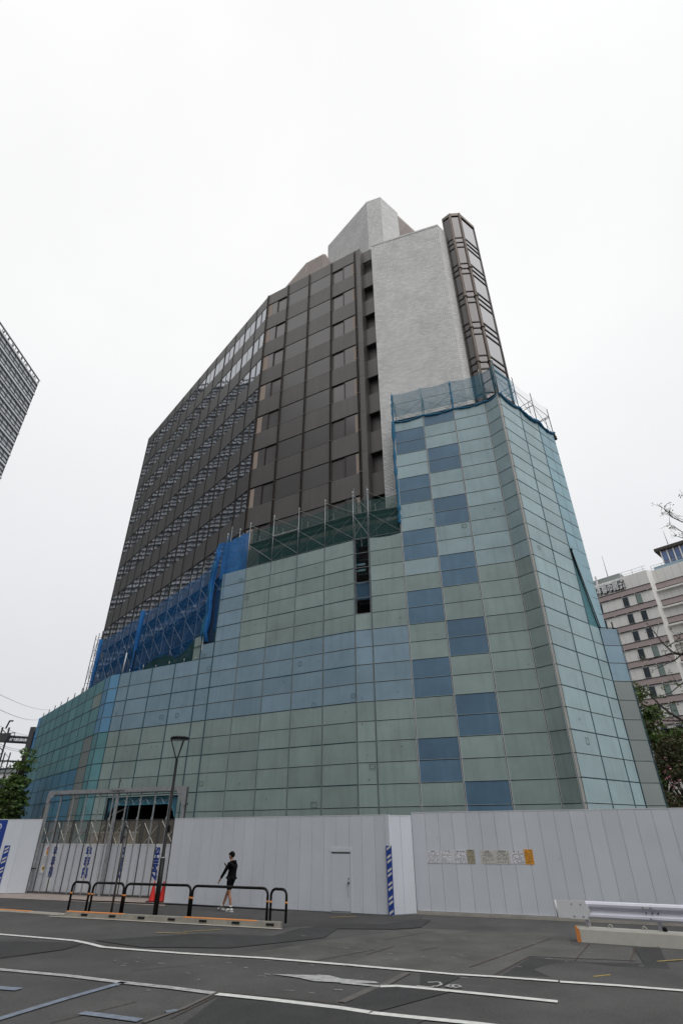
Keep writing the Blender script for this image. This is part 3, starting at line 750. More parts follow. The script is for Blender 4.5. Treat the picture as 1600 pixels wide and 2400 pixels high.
gw.tube([P(ob - .6, .08, 3.72), P(ob - .3, .08, 3.5), P(ob - .14, .08, 3.1)], .03, TEALP, 5); gw.tube([P(oa + .6, .08, 3.72), P(oa + .2, .08, 3.45), P(oa + .02, .08, 2.9)], .03, TEALP, 5)
gw.build('lattice_girder', scaf)
# torn sheet on the right side: dark mesh behind, loose flap
tz0, tz1 = rz(9), rz(14) - .3
tn = MB()
q = lambda s, d, z: FS['a'] + FS['u'] * s + FS['n'] * d + UP * z
sA, sB = FS['s'][2], FS['s'][3]
tn.face([q(sA, -.02, tz0), q(sB + .05, -.02, tz0), q(sA + .02, -.02, tz1)], mat('tear_mesh', (.06, .19, .22), .7, var=.3, scale=5))
tn.face([q(sB + .03, .02, tz0), q(sB + .8, .0, tz0), q(sB + .8, .0, tz1 + .3), q(sA + .02, .02, tz1 + .3), q(sA + .02, .05, tz1)], LBLUE2)
tn.tube([q(sA + .02, .07, tz1 + .05), q(sA + (sB - sA) * .45, .13, tz1 - 2.3), q(sB + .05, .06, tz0)], .028, BLACK, 5)
tn.lathe(q(sA + .02, .08, tz1 - .02), [(0, .02), (.08, .07), (.16, .03)], BLACK, 7)
tag(tn.build('torn_sheet', scaf), 'loose torn sheet with a dark triangle of mesh showing')
# open lift shaft slot between the sheets
s_a, s_b = FR['s'][0], FR['s'][1]; fr = MB(); qr = lambda s, d, z: FR['a'] + FR['u'] * s + FR['n'] * d + UP * z
for j in range(10, 16): fr.bar(qr(s_a, -.01, rz(j)), qr(s_b, -.01, rz(j)), .022, PIPE); fr.bar(qr(s_a, -.9, rz(j)), qr(s_b, -.9, rz(j)), .022, TPIPE)
for s in (s_a + .07, s_b - .07): fr.bar(qr(s, -.06, rz(10)), qr(s, -.06, rz(19)), .024, PIPE)
for z in (rz(13.3), rz(12.9), rz(12.0)): fr.box(qr(s_a + .05, -.4, z), FR['u'] * .5, FR['n'] * .1, UP * .12, TPIPE)
fr.face([qr(s_a + .02, -.08, rz(10.9)), qr(s_b - .02, -.08, rz(10.9)), qr(s_b - .02, -.08, rz(12)), qr(s_a + .02, -.08, rz(11.95))], mat('slot_blue_cloth', (.015, .06, .11), .7))
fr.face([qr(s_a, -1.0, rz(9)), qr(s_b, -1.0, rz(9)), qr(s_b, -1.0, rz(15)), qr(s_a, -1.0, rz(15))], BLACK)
fr.build('lift_slot_frame', scaf)

# ---- guard frames, decks and nets above the sheets
def frames(pts, z0, hts, m, depthv, r=.024, lifts=(1.7,), brace=True, pole_over=.35, inner=True, name='guard_frame'):
    mb = MB(); n_ = len(pts)
    for i, p in enumerate(pts):
        h = hts[i] if isinstance(hts, (list, tuple)) else hts
        mb.bar(p + UP * z0, p + UP * (z0 + h), r, m, 6); mb.bar(p + UP * (z0 + h - .03), p + UP * (z0 + h + .12), r * 1.2, WSEAM, 6)
        if inner:
            mb.bar(p + depthv + UP * z0, p + depthv + UP * (z0 + h - pole_over), r, m, 5)
            for zz in lifts: mb.bar(p + UP * (z0 + zz), p + depthv + UP * (z0 + zz), r * .9, m, 5)
            mb.bar(p + UP * (z0 + h - .5), p + depthv + UP * (z0 + h - .5), r * .8, m, 5)
            mb.bar(p + depthv * .3 + UP * (z0 + h - 1.4), p + depthv * .3 + UP * (z0 + h - .5), r * .8, m, 5)
        if i < n_ - 1:
            b = pts[i + 1]
            if brace:
                for bz_, tz_ in [(.25, 1.6)] if len(lifts) < 2 else [(.1, 1.6), (1.8, 3.0)]:
                    mb.bar(p + UP * (z0 + bz_), b + UP * (z0 + tz_), .011, m); mb.bar(p + UP * (z0 + tz_), b + UP * (z0 + bz_), .011, m)
                    if inner: mb.bar(p + depthv + UP * (z0 + bz_), b + depthv + UP * (z0 + tz_), .011, m); mb.bar(p + depthv + UP * (z0 + tz_), b + depthv + UP * (z0 + bz_), .011, m)
            for zz in lifts:
                mb.bar(p + UP * (z0 + zz), b + UP * (z0 + zz), .016, m)
    return mb.build(name, scaf)
def net(poly_pts, m, name='safety_net', sag=.12, nx=8):
    """poly_pts: list of (bottom, top) pairs along the run; the top edge sags between posts"""
    mb = MB()
    for (b0, t0), (b1, t1) in zip(poly_pts, poly_pts[1:]):
        for i in range(nx):
            f0, f1 = i / nx, (i + 1) / nx
            def P_(f, top):
                lo_, hi_ = b0.lerp(b1, f), t0.lerp(t1, f) - UP * (sag * 4 * f * (1 - f))
                return hi_ if top else lo_
            mb.face([P_(f0, 0), P_(f1, 0), P_(f1, 1), P_(f0, 1)], m, smooth=True)
    return mb.build(name, scaf)
def hem(pts, m, r=.05, sag=.1, name='net_hem', nx=8):
    mb = MB(); P_ = []
    for a_, b_ in zip(pts, pts[1:]):
        for i in range(nx): f = i / nx; P_.append(a_.lerp(b_, f) - UP * (sag * 4 * f * (1 - f) - random.uniform(-.015, .015)))
    P_.append(pts[-1]); mb.tube(P_, [r * random.uniform(.6, 1.5) for _ in P_], m, 6); return mb.build(name, scaf)
qF = lambda F, s, d, z: F['a'] + F['u'] * s + F['n'] * d + UP * z
zt = rz(24)
rp = [qF(FR, FR['s'][c], 0, 0) for c in (2, 3, 4, 5)] + [N1 + Vector((.06, 0, 0))]
frames(rp, zt - .35, [2.75, 2.65, 2.65, 2.85, 3.0], TPIPE, -FR['n'] * .9)
sp = [P1, qF(FS, FS['s'][1], 0, 0), qF(FS, FS['s'][2], 0, 0), S2]
frames(sp, zt - .35, [3.0, 2.75, 2.6, 2.3], mat('dark_pipe', (.06, .07, .08), .5, metal=.3), -FS['n'] * .9)
net([(p + UP * (zt + .35), p + UP * (zt + 2.25)) for p in rp], NETT); net([(p + UP * (zt + .35), p + UP * (zt + 2.2)) for p in sp], mat('pale_net', (.10, .22, .28), .8, alpha=.13, var=.2), sag=.2)
net([(P1 + FS['n'] * .02 + UP * (zt + .2), P1 + UP * (zt + 2.4)), (qF(FS, FS['s'][1], .02, zt + .2), qF(FS, FS['s'][1], .02, zt + 2.1))], mat('teal_net_dense', (.03, .18, .27), .8, alpha=.45, var=.2))
dk = MB(); DECKB = mat('deck_teal_blue', (.012, .055, .085), .7, var=.25, scale=4)
for F, c0, c1 in ((FR, 2, 5), (FS, 0, 3)):
    a0, a1 = F['s'][c0], F['s'][c1] + (.7 if F is FS else 0)
    dk.box(qF(F, a0, -1.0, zt + .12), F['u'] * (a1 - a0), F['n'] * .04, UP * .42, DECKB)
    dk.box(qF(F, a0, -.95, zt + .10), F['u'] * (a1 - a0), F['n'] * .85, UP * .05, DECKB)

dk.build('working_deck', scaf)
hem([p + FR['n'] * .03 + UP * (zt - .02 - .05 * (i == 0)) for i, p in enumerate(rp)], BLUEC, .06, .14)
hem([p + FS['n'] * .03 + UP * (zt - .03) for p in sp], BLUEC, .11, .26)
hem([rp[0] - FR['u'] * .04 + UP * zt, rp[0] - FR['u'] * .10 + UP * (zt - 3), rp[0] - FR['u'] * .05 + UP * (zt - 6), rp[0] - FR['u'] * .08 + UP * rz(15.6)], BLUEC, .09, 0)
hem([rp[0] + UP * (zt + 2.2), rp[0] - FR['u'] * .05 + UP * (zt + 1.0), rp[0] - FR['u'] * .02 + UP * zt], BLUEC, .06, 0)
hem([rp[2] + UP * (zt + 2.1), rp[2] + UP * (zt + 1.0), rp[2] + FR['n'] * .05 + UP * (zt - .1)], BLUEC, .055, 0)
hem([S2 + UP * (zt + .1), S2 + Vector((.05, 0, 0)) + UP * (zt - .5)], BLACK, .1, 0)
# middle block: two lifts of open scaffold with green net, blue net on its left
zm = rz(15)
mp_ = [qF(FM, FM['s'][c], 0, 0) for c in (7, 8, 9, 10, 11)] + [qF(FR, FR['s'][1], 0, 0), qF(FR, FR['s'][2] - .05, 0, 0)]
frames(mp_, zm, [3.1] * 7, PIPE, -FM['n'] * 1.0, lifts=(.05, 1.68), name='guard_frame')
net([(p + UP * (zm - .02) - FM['n'] * .05, p + UP * (zm + 2.55) - FM['n'] * .05) for p in mp_], NETG, sag=.1)
mb = MB()
for p0_, p1_ in zip(mp_, mp_[1:]):
    uu = (p1_ - p0_); mb.box(p0_ - FM['n'] * .95 + UP * (zm + 1.62), uu, FM['n'] * .4, UP * .07, mat('deck_green', (.05, .085, .08), .6)); mb.box(p0_ - FM['n'] * .45 + UP * (zm + 1.62), uu, FM['n'] * .38, UP * .07, mat('deck_green', (.05, .085, .08), .6))
    mb.box(p0_ - FM['n'] * 1.0 + UP * (zm + 1.75), uu, FM['n'] * .02, UP * .2, NETGD)
d0 = qF(FM, FM['s'][8], .03, zm + 1.72); mb.bar(d0, qF(FM, FM['s'][9], .03, zm + 1.72), .03, WSEAM)
mb.build('working_deck', scaf)
ds = MB(); a_, b_ = mp_[0] - FM['n'] * 1.12, mp_[-1] - FM['n'] * 1.0
ds.face([a_ + UP * (zm - 1), b_ + UP * (zm - 1), b_ + UP * (zm + 1.5), a_ + UP * (zm + 1.5)], NETGD); ds.build('inner_net', scaf)
bp = [qF(FM, FM['s'][6] - .3, -.05, 0), qF(FM, FM['s'][6] + .6, -.02, 0), qF(FM, FM['s'][6] + 1.2, -.08, 0), qF(FM, FM['s'][7], -.02, 0)]
frames([qF(FM, FM['s'][6] - .1, -.15, 0), qF(FM, FM['s'][6] + .9, -.15, 0)], zm - 4.5, [7.4, 7.5], PIPE, -FM['n'] * 1.0, lifts=(.05, 1.68, 3.4, 5.1))
net([(p + UP * (zm - .3), p + UP * (zm + 2.3 + .15 * i)) for i, p in enumerate(bp)], NETBB, sag=.12)
nb_ = MB()
fold = []
for i in range(11):
    z = zm + 2.3 - i * (6.5 / 10); x = -.35 - .30 * math.sin(i / 10 * math.pi * .9) - (i / 10) * .35
    fold.append(qF(FM, FM['s'][6] + x + random.uniform(-.1, .1), .0 + random.uniform(-.05, .08), z))
for q_ in range(7):
    off_ = random.uniform(-.16, .16); od = random.uniform(-.1, .1)
    pp = [p + FM['u'] * (off_ * (1 + .5 * math.sin(i * .8 + q_)) + random.uniform(-.05, .05)) + FM['n'] * (od + random.uniform(-.04, .04)) for i, p in enumerate(fold)]
    k0_ = random.randrange(0, 3); pp = pp[k0_:len(pp) - random.randrange(0, 2)]
    nb_.tube(pp, [random.uniform(.02, .085) for _ in pp], NETBB if q_ % 3 else BLUEC, 6)
for q_ in range(3):
    pp = [p + FM['u'] * (.12 * (q_ - 1)) + FM['n'] * .03 for p in fold]
    for (a_1, a_2) in zip(pp, pp[1:]):
        w_1 = random.uniform(.06, .16); nb_.face([a_1 - FM['u'] * w_1, a_2 - FM['u'] * w_1, a_2 + FM['u'] * w_1, a_1 + FM['u'] * w_1], NETBB, smooth=True)
tag(nb_.build('hanging_net', scaf), 'gathered bright blue net hanging at the step')
# dark blue cloth behind the step and the small pale green panel beside it
st = MB(); st.face([qF(FM, FM['s'][5] + .15, -.25, rz(10)), qF(FM, FM['s'][6], -.25, rz(10)), qF(FM, FM['s'][6], -.25, rz(14)), qF(FM, FM['s'][5] + .15, -.25, rz(14))], mat('dark_blue_cloth', (.012, .035, .085), .8, var=.3))
st.face([qF(FM, FM['s'][4] + .4, -.9, rz(9)), qF(FM, FM['s'][5] - .35, -.75, rz(9)), qF(FM, FM['s'][5] - .35, -.75, rz(11.1)), qF(FM, FM['s'][4] + .4, -.9, rz(11.0))], GREEN)
st.face([qF(FM, FM['s'][5] - .35, -.75, rz(9)), qF(FM, FM['s'][5] + .05, -.05, rz(9)), qF(FM, FM['s'][5] + .05, -.05, rz(11.7)), qF(FM, FM['s'][5] - .35, -.75, rz(11.2))], LIGHT)
for zz in (9.35, 10.3):
    st.bar(qF(FM, FM['s'][4] + .4, -.85, rz(zz)), qF(FM, FM['s'][5] - .35, -.7, rz(zz)), .025, DSEAM); st.bar(qF(FM, FM['s'][5] - .35, -.7, rz(zz)), qF(FM, FM['s'][5] + .05, -.02, rz(zz)), .025, DSEAM)
st.bar(qF(FM, FM['s'][5] + .05, .0, rz(9.6)), qF(FM, FM['s'][5] + .05, .0, rz(12)), .03, WSEAM)
st.build('step_sheeting', scaf)
# stub posts along the low tops
def stub(p, q, r, m): sb = MB(); sb.bar(p, q, r, m, 6); sb.build('post_stub', scaf)
for c in range(1, 11):
    p = qF(FL, FL['s'][c], -.05, rz(9)); stub(p, p + UP * random.uniform(.3, .45), .03, DSTEEL)
for s in (1.6, 2.8, 3.9, 5.0, 6.2, 7.1):
    p = qF(FM, s, -.05, rz(9)); stub(p, p + UP * random.uniform(.15, .4), .028, PIPE)
p = qF(FM, 1.05, .02, rz(9)); stub(p, p + UP * 1.3 + FM['u'] * .05, .04, WSEAM)
p = X1 + UP * rz(9); stub(p - FX['u'] * .2, p - FX['u'] * .2 + UP * .35, .03, BLACK)
sb = MB(); sb.bar(S1 + UP * (rz(9) + .03), X1 + UP * (rz(9) + .03), .025, BLACK); sb.build('top_rail', scaf)

# ================================================================== BLUE NETTED SCAFFOLD beside the tower's long face
bs = thing('netted_scaffold', tuple(C0 + nl * 1.4 + l_ * 12)[:2] + (rz(5),), 'blue netted pipe scaffold standing above the left sheeting against the long tower face', 'scaffold')
b0 = C0 + nl * 1.3 - l_ * .6
def bq(s, d, z): return b0 + l_ * s + nl * d + UP * z
NB = 13; BL = 22.6; zb, zt_ = 9.6, 17.5
pm = MB(); top_at = lambda s: 19.3 - min(s / 3.0, 1) * 1.7
for i in range(NB + 1):
    s = BL * i / NB; h = top_at(s) + .45
    for d in (0, -.9):
        pm.bar(bq(s, d, zb), bq(s, d, h - (.2 if d else 0)), .025, PIPE, 5)
    for zz in (11.4, 13.1, 14.8, 16.5): pm.bar(bq(s, 0, zz), bq(s, -.9, zz), .02, PIPE)
    pm.bar(bq(s, 0, h - .35), bq(s, -.9, h - .35), .02, PIPE)
    if i < NB:
        s2 = BL * (i + 1) / NB
        for z_ in (9.8, 11.5, 13.2, 14.9): 
            pm.bar(bq(s, .02, z_), bq(s2, .02, z_ + 1.5), .014, WSEAM); pm.bar(bq(s, .02, z_ + 1.5), bq(s2, .02, z_), .014, SEAM)
        pm.bar(bq(s, 0, h), bq(s2, 0, h - .9), .013, SEAM)
for zz in (11.4, 13.1, 14.8, 16.5):
    pm.bar(bq(0, .02, zz), bq(BL, .02, zz), .02, SEAM)
for i in range(3):                               # bare frame bays at the far end
    s = BL + .9 * i
    for d in (.25, -.9): pm.bar(bq(s, d, zb), bq(s, d, zt_ + .9), .035, DSTEEL)
    for zz in (11, 12, 13, 14, 15, 16, 17, 18): pm.bar(bq(s, .25, zz), bq(s, -.9, zz), .02, DSTEEL)
    for d in (.25, -.9):
        if i < 2:
            for zz in (12, 14, 16): pm.bar(bq(s, d, zz), bq(s + .9, d, zz + 1.7), .013, DSTEEL); pm.bar(bq(s, d, zz + 1.7), bq(s + .9, d, zz), .013, DSTEEL)
pm.build('pipe_frame', bs)
dkm = MB()
for zz in (11.4, 13.1, 14.8, 16.5): dkm.box(bq(0, -.85, zz), l_ * BL, nl * .75, UP * .06, mat('deck_navy', (.02, .05, .10), .7))
dkm.build('working_deck', bs)
nm = MB()
for i in range(NB * 3):
    s, s2 = BL * i / (NB * 3), BL * (i + 1) / (NB * 3)
    zt1, zt2 = top_at(s) - .1 - .12 * math.sin(i * 1.05) ** 2, top_at(s2) - .1 - .12 * math.sin((i + 1) * 1.05) ** 2
    w1, w2 = .06 + .05 * math.sin(i * .9), .06 + .05 * math.sin((i + 1) * .9)
    zl1, zl2 = (12.6 + .35 * math.sin(i * .5), 12.6 + .35 * math.sin((i + 1) * .5)) if s < 14 else (11.5, 11.5)
    if s > 13: zl1, zl2 = 11.4 - min(1.5, (s - 13) * .3), 11.4 - min(1.5, (s2 - 13) * .3)
    zmid1, zmid2 = zl1 + (zt1 - zl1) * .5, zl2 + (zt2 - zl2) * .5
    nm.face([bq(s, w1, zl1), bq(s2, w2, zl2), bq(s2, w2 + .06, zmid2), bq(s, w1 + .06, zmid1)], NETB, smooth=True)
    nm.face([bq(s, w1 + .06, zmid1), bq(s2, w2 + .06, zmid2), bq(s2, w2, zt2), bq(s, w1, zt1)], NETB, smooth=True)
    if s2 < 15: nm.face([bq(s, .05, 9.5), bq(s2, .05, 9.5), bq(s2, .06, zl2 + .2), bq(s, .06, zl1 + .2)], mat('dark_teal_net', (.012, .085, .10), .8, alpha=.8, var=.3, transl=.2), smooth=True)
nm.build('blue_net', bs)
for s in (13.2, BL + .05):
    hm = MB()
    pts = [bq(s + random.uniform(-.08, .08), .2, z_) for z_ in (top_at(s), 15.5, 13.8, 12.3, 10.8, 9.6)]
    hm.tube(pts, [random.uniform(.08, .2) for _ in pts], NETBB, 7); hm.build('gathered_net', bs)
hm = MB(); hm.tube([bq(13.0, .22, 14.4), bq(13.05, .25, 12.4), bq(13.0, .22, 11.2)], .05, BLACK, 5); hm.build('rope', bs)
hm = MB(); hm.face([bq(BL, .28, 9.0), bq(BL + 2.0, .28, 9.0), bq(BL + 2.0, .28, 12.6), bq(BL, .28, 13.4)], NETB)
hm.build('end_net', bs)

# ================================================================== SITE FENCES
def hoarding(name, a, b, h, label, pw=.5, z0=.03, skip=(), base=True, th=.05):
    """steel panel fence from a to b (plan points), panels of width pw with tight joints"""
    a, b = Vector((a[0], a[1], 0)), Vector((b[0], b[1], 0)); u = (b - a).normalized(); n = Vector((u.y, -u.x, 0)); Ln = (b - a).length
    root = thing(name, a, label, 'fence', 'white site hoardings')
    mb = MB(); k = max(1, round(Ln / pw)); pwr = Ln / k
    for i in range(k):
        s0, s1 = i * pwr, (i + 1) * pwr
        for x0, x1, y0, y1 in minus((s0 + .004, s1 - .004, z0, h), skip or None):
            if x1 - x0 > .02: mb.box(a + u * x0 - n * th + UP * y0, u * (x1 - x0), n * (th + random.uniform(-.002, .002)), UP * (y1 - y0), FENCEM)
    mb.build('panel', root)
    bk = MB()
    for x0, x1, y0, y1 in minus((0.01, Ln - .01, z0 + .01, h - .02), skip or None): bk.box(a + u * x0 - n * (th + .012) + UP * y0, u * (x1 - x0), n * (th - .01), UP * (y1 - y0), FENCED)
    bk.build('joint', root)
    sc_m = MB(); rs_ = random.Random(int(Ln * 100))
    for _ in range(int(Ln * 5)):
        x = rs_.uniform(.1, Ln - .2); z = z0 + .03 + abs(rs_.gauss(0, .22))
        if rs_.random() < .15: z = rs_.uniform(.4, h - .3)
        if skip and skip[0] - .3 < x < skip[1] + .1: continue
        w_, h_ = rs_.uniform(.01, .06), rs_.uniform(.004, .014)
        sc_m.face([a + u * x + n * .0035 + UP * z, a + u * (x + w_) + n * .0035 + UP * (z + h_ * rs_.uniform(-.5, .5)), a + u * (x + w_ * .8) + n * .0035 + UP * (z + h_), a + u * (x + w_ * .1) + n * .0035 + UP * (z + h_ * .8)], SCUFF)
    sc_m.build('scuff_marks', root)
    cp = MB(); cp.box(a - n * (th + .008) + UP * h, u * Ln, n * (th + .016), UP * .02, WHITE)
    cp.build('cap_rail', root)
    if base:
        bm = MB(); bm.box(a - n * .045 + UP * .001, u * Ln, n * .03, UP * .05, FENCED); bm.build('base_rail', root)
    pm = MB()
    for i in range(int(Ln / 1.8) + 1):
        p = a + u * min(i * 1.8 + .1, Ln - .1) - n * (th + .05); pm.bar(p, p + UP * (h - .1), .025, PIPE, 6)
    for z in (.6, 1.8, h - .3): pm.bar(a - n * (th + .05) + UP * z + u * .02, a + u * (Ln - .02) - n * (th + .05) + UP * z, .025, PIPE, 6)
    pm.build('back_frame', root)
    return root, a, u, n
FRa, FRb = G(978, 2143.5), G(1600, 2172)
ur = (FRb - FRa).normalized(); FRe = FRa + ur * 16
z_r = PL(964.7, 1905.8, FRa, math.degrees(math.atan2(ur.y, ur.x))).z
fr_root, fa_, fu_, fn_ = hoarding('site_hoarding', FRa, FRe, z_r, 'long white panel hoarding on the right, behind the guardrail', z0=.10)
sl_ = MB(); sl_.box(fa_ - fn_ * .03 + UP * .001, fu_ * 16, fn_ * .09, UP * .085, CONCL); sl_.build('base_beam', fr_root)
FMa, FMb = G(383, 2118.5), G(917, 2148)
um = (FMb - FMa).normalized(); am = math.degrees(math.atan2(um.y, um.x))
z_m = PL(679, 1915, FMa, am).z
dl, dr = PL(772, 2140, FMa, am), PL(826, 2143, FMa, am); dzt = PL(800, 1988, FMa, am).z
sdl, sdr = (dl - FMa).dot(um), (dr - FMa).dot(um)
mid_root, ma_, mu_, mn_ = hoarding('site_hoarding', FMa, FMb, z_m, 'white panel hoarding with a small door, behind the walking man', skip=(sdl, sdr, -1, dzt))
dm = MB(); dw = sdr - sdl
dm.box(ma_ + mu_ * (sdl + .07) - mn_ * .05 + UP * .06, mu_ * (dw - .14), mn_ * .045, UP * (dzt - .24), FENCEM, .45)
do = dm.build('door', mid_root)
hd = MB(); hp = ma_ + mu_ * (sdr - .13) + mn_ * .0 + UP * (dzt * .46)
hd.lathe(hp, [(0, .03), (.03, .03), (.05, .022), (.07, .03), (.085, .012)], DSTEEL, 10, axis=mn_); hd.lathe(hp + UP * .12, [(0, .02), (.02, .02)], DSTEEL, 8, axis=mn_)
hd.tube([hp + mn_ * .05, hp + mn_ * .06 - UP * .2 - mu_ * .02, hp + mn_ * .05 - UP * .42], .006, LINEB, 4)
hd.build('handle', do)
df = MB(); df.box(ma_ + mu_ * sdl - mn_ * .05 + UP * .03, mu_ * .06, mn_ * .06, UP * (dzt - .15), FENCEM, .7); df.box(ma_ + mu_ * (sdr - .06) - mn_ * .05 + UP * .03, mu_ * .06, mn_ * .06, UP * (dzt - .15), FENCEM, .7)
df.box(ma_ + mu_ * sdl - mn_ * .05 + UP * (dzt - .12), mu_ * dw, mn_ * .065, UP * .13, FENCEM, .75); df.box(ma_ + mu_ * (sdl + .07) - mn_ * .05 + UP * (dzt - .18), mu_ * (dw - .14), mn_ * .02, UP * .03, DSTEEL)
df.build('door_frame', mid_root)
FCa, FCb = FMb + um * .01, G(979, 2144.2)
uc = (FCb - FCa).normalized()
zc = PL(940, 1909.5, FCa, math.degrees(math.atan2(uc.y, uc.x))).z
hoarding('site_hoarding', FCa + uc * .05, FCb - uc * .03, z_m - .02, 'short white return hoarding between the striped board and the right hoarding', pw=.48)
cpst = MB(); cpst.box(FMb - um * .09 - mn_ * .02, um * .12, mn_ * .04, UP * (z_m + .02), FENCEM, .3); cpst.box(FMb + um * .03 - mn_ * .1, um * .03, mn_ * .12, UP * (z_m + .02), FENCEM, .9); cpst.build('corner_post', mid_root)
# far left hoarding
FLa = Vector((-19.5, 30.66, 0)); FLb = G(57, 2096)
z_l = 3.02
left_root, la_, lu_, ln_ = hoarding('site_hoarding', FLa, FLb, z_l, 'white hoarding at the far left edge beside the gate', pw=.9)
# striped blue and white boards
def striped(origin, u, n, wd, z0, z1, count, label):
    r = thing('striped_board', origin + UP * z0, label, 'hazard board', 'blue and white striped boards')
    b = MB(); b.box(origin - u * wd / 2 + n * .004 + UP * z0, u * wd, n * .02, UP * (z1 - z0), NAVY); st_ = b; hh = (z1 - z0) / count
    for i in range(count):
        zc_ = z0 + hh * (i + .5) + (.03 if i % 2 else -.03)
        x0, x1 = -wd * .33, wd * .37; rise = hh * .28; t = hh * .36
        st_.face([origin + u * x0 + n * .027 + UP * (zc_ - rise - t / 2 + .02), origin + u * x1 + n * .027 + UP * (zc_ + rise - t / 2), origin + u * x1 + n * .027 + UP * (zc_ + rise + t / 2), origin + u * x0 + n * .027 + UP * (zc_ - rise + t / 2 + .02)], PAPERW)
    b.build('board', r)
zs1 = PL(918, 1983, FMb, am).z
striped(FMb + um * .02 + mn_ * .02, (um * .8 + uc * .2).normalized(), mn_, .2, .03, zs1, 10, 'tall blue board with white diagonal stripes on the hoarding corner')
sx = PL(19, 1982, FLb, math.degrees(math.atan2(lu_.y, lu_.x))); sx.z = 0
striped(sx + ln_ * .01, lu_, ln_, .27, .1, 1.93, 9, 'blue board with white diagonal stripes at the left picture edge')
bn = thing('blue_banner', sx - lu_ * .75, 'blue upright banner with a white ring emblem on the far left hoarding', 'banner')
b = MB(); bx = PL(8, 1932, FLb, math.degrees(math.atan2(lu_.y, lu_.x))); bx.z = 0
b.box(bx - lu_ * .55 + ln_ * .004 + UP * .05, lu_ * .75, ln_ * .012, UP * (z_l - .06), NAVY); b.build('cloth', bn)
b = MB(); ec = bx + ln_ * .02 + UP * 2.72 - lu_ * .18
for i in range(24):
    a0, a1 = 2 * math.pi * i / 24, 2 * math.pi * (i + 1) / 24
    b.face([ec + (lu_ * math.cos(t) + UP * math.sin(t)) * r for t, r in ((a0, .1), (a0, .14), (a1, .14), (a1, .1))], WHITE)
b.face([ec + lu_ * x + UP * z for x, z in ((-.05, -.07), (-.01, -.07), (.06, .07), (.02, .07))], WHITE)
b.box(ec - lu_ * .12 - UP * .22, lu_ * .24, ln_ * .002, UP * .045, WHITE); b.build('emblem', bn)

# ================================================================== SITE GATE
ga = -21.9; gu = dirv(ga); gn = Vector((gu.y, -gu.x, 0)); g0 = G(58, 2095)
def gq(px, py): p = PL(px, py, g0, ga); return p
def gs(p): return (p - g0).dot(gu)
GL = gs(Vector((-7.30, 27.5, 0)) ) + .02; GZ = 4.22
gate = thing('site_gate', g0, 'tall steel portal gate with slim vertical bars across the site entrance', 'gate')
gp = lambda s, z, d=0: g0 + gu * s + gn * d + UP * z
m = MB(); m.box(gp(-.07, 0), gu * .14, gn * -.14, UP * (GZ - .35), STEEL); m.box(gp(-.1, 0, .02), gu * .05, gn * .05, UP * (GZ - .6), DSTEEL); m.build('post', gate)
m = MB(); m.box(gp(GL - .07, 0), gu * .14, gn * -.14, UP * (GZ + .05), STEEL); m.box(gp(GL + .10, 0, 0), gu * .04, gn * -.05, UP * (GZ + .02), DSTEEL); m.lathe(gp(GL + .16, 3.55, .05), [(0, .05), (.06, .03), (.1, .05)], DSTEEL, 8, axis=gu); m.build('post', gate)
m = MB(); m.box(gp(.32, GZ - .1), gu * (GL - .5), gn * -.12, UP * .17, STEEL); m.box(gp(.34, GZ - .17, .01), gu * (GL - .6), gn * -.05, UP * .05, DSTEEL); m.build('beam', gate)
m = MB()
m.face([gp(-.07, GZ - .45, .012), gp(.07, GZ - .45, .012), gp(.4, GZ - .1, .012), gp(.5, GZ + .07, .012), gp(.0, GZ + .07, .012), gp(-.07, GZ - .1, .012)], STEEL)
m.build('gusset', gate); m = MB()
m.face([gp(GL - .07, GZ - .75, .012), gp(GL + .07, GZ - .75, .012), gp(GL + .07, GZ + .06, .012), gp(GL - .5, GZ + .06, .012), gp(GL - .5, GZ - .05, .012)], STEEL)
m.build('gusset', gate)
sm_ = gs(gq(252, 1860)) ; sb = gs(gq(216, 2100))
m = MB(); sc0 = GL * .53
m.box(gp(sc0 - .06, 0), gu * .12, gn * -.1, UP * (GZ + .1), STEEL); m.bar(gp(sc0, GZ), gp(sc0 + .02, GZ + .55), .03, DSTEEL); m.bar(gp(sc0 + .3, GZ + .05), gp(sc0 + .02, GZ + .5), .02, DSTEEL); m.box(gp(sc0 - .4, GZ - .02, .015), gu * .8, gn * .02, UP * .1, STEEL)
m.build('post', gate)
nbars = 20
for i in range(1, nbars):
    s = GL * i / nbars
    if abs(s - sc0) < .15: continue
    m = MB(); wd = .028 if i % 2 else .045
    top = GZ - .15 if i % 2 == 0 else 2.95
    m.box(gp(s - wd / 2, .05, -.02), gu * wd, gn * -.05, UP * (top - .05), DSTEEL if i % 2 else STEEL)
    if i % 2 == 0: m.box(gp(s - .012, GZ - .2, .0), gu * .024, gn * -.03, UP * .12, STEEL); m.box(gp(s - .04, 2.93, .01), gu * .08, gn * -.06, UP * .12, STEEL)
    m.build('bar', gate)
m = MB(); m.box(gp(.05, .03, -.03), gu * (GL - .1), gn * -.05, UP * .06, DSTEEL); m.box(gp(.0, .95, .005), gu * .33, gn * -.03, UP * .06, DSTEEL); m.build('bottom_rail', gate)
m = MB(); hinge = gp(-.14, 3.0, .05); m.lathe(hinge, [(0, .05), (.08, .07), (.14, .04)], DSTEEL, 8); m.build('hinge', gate)
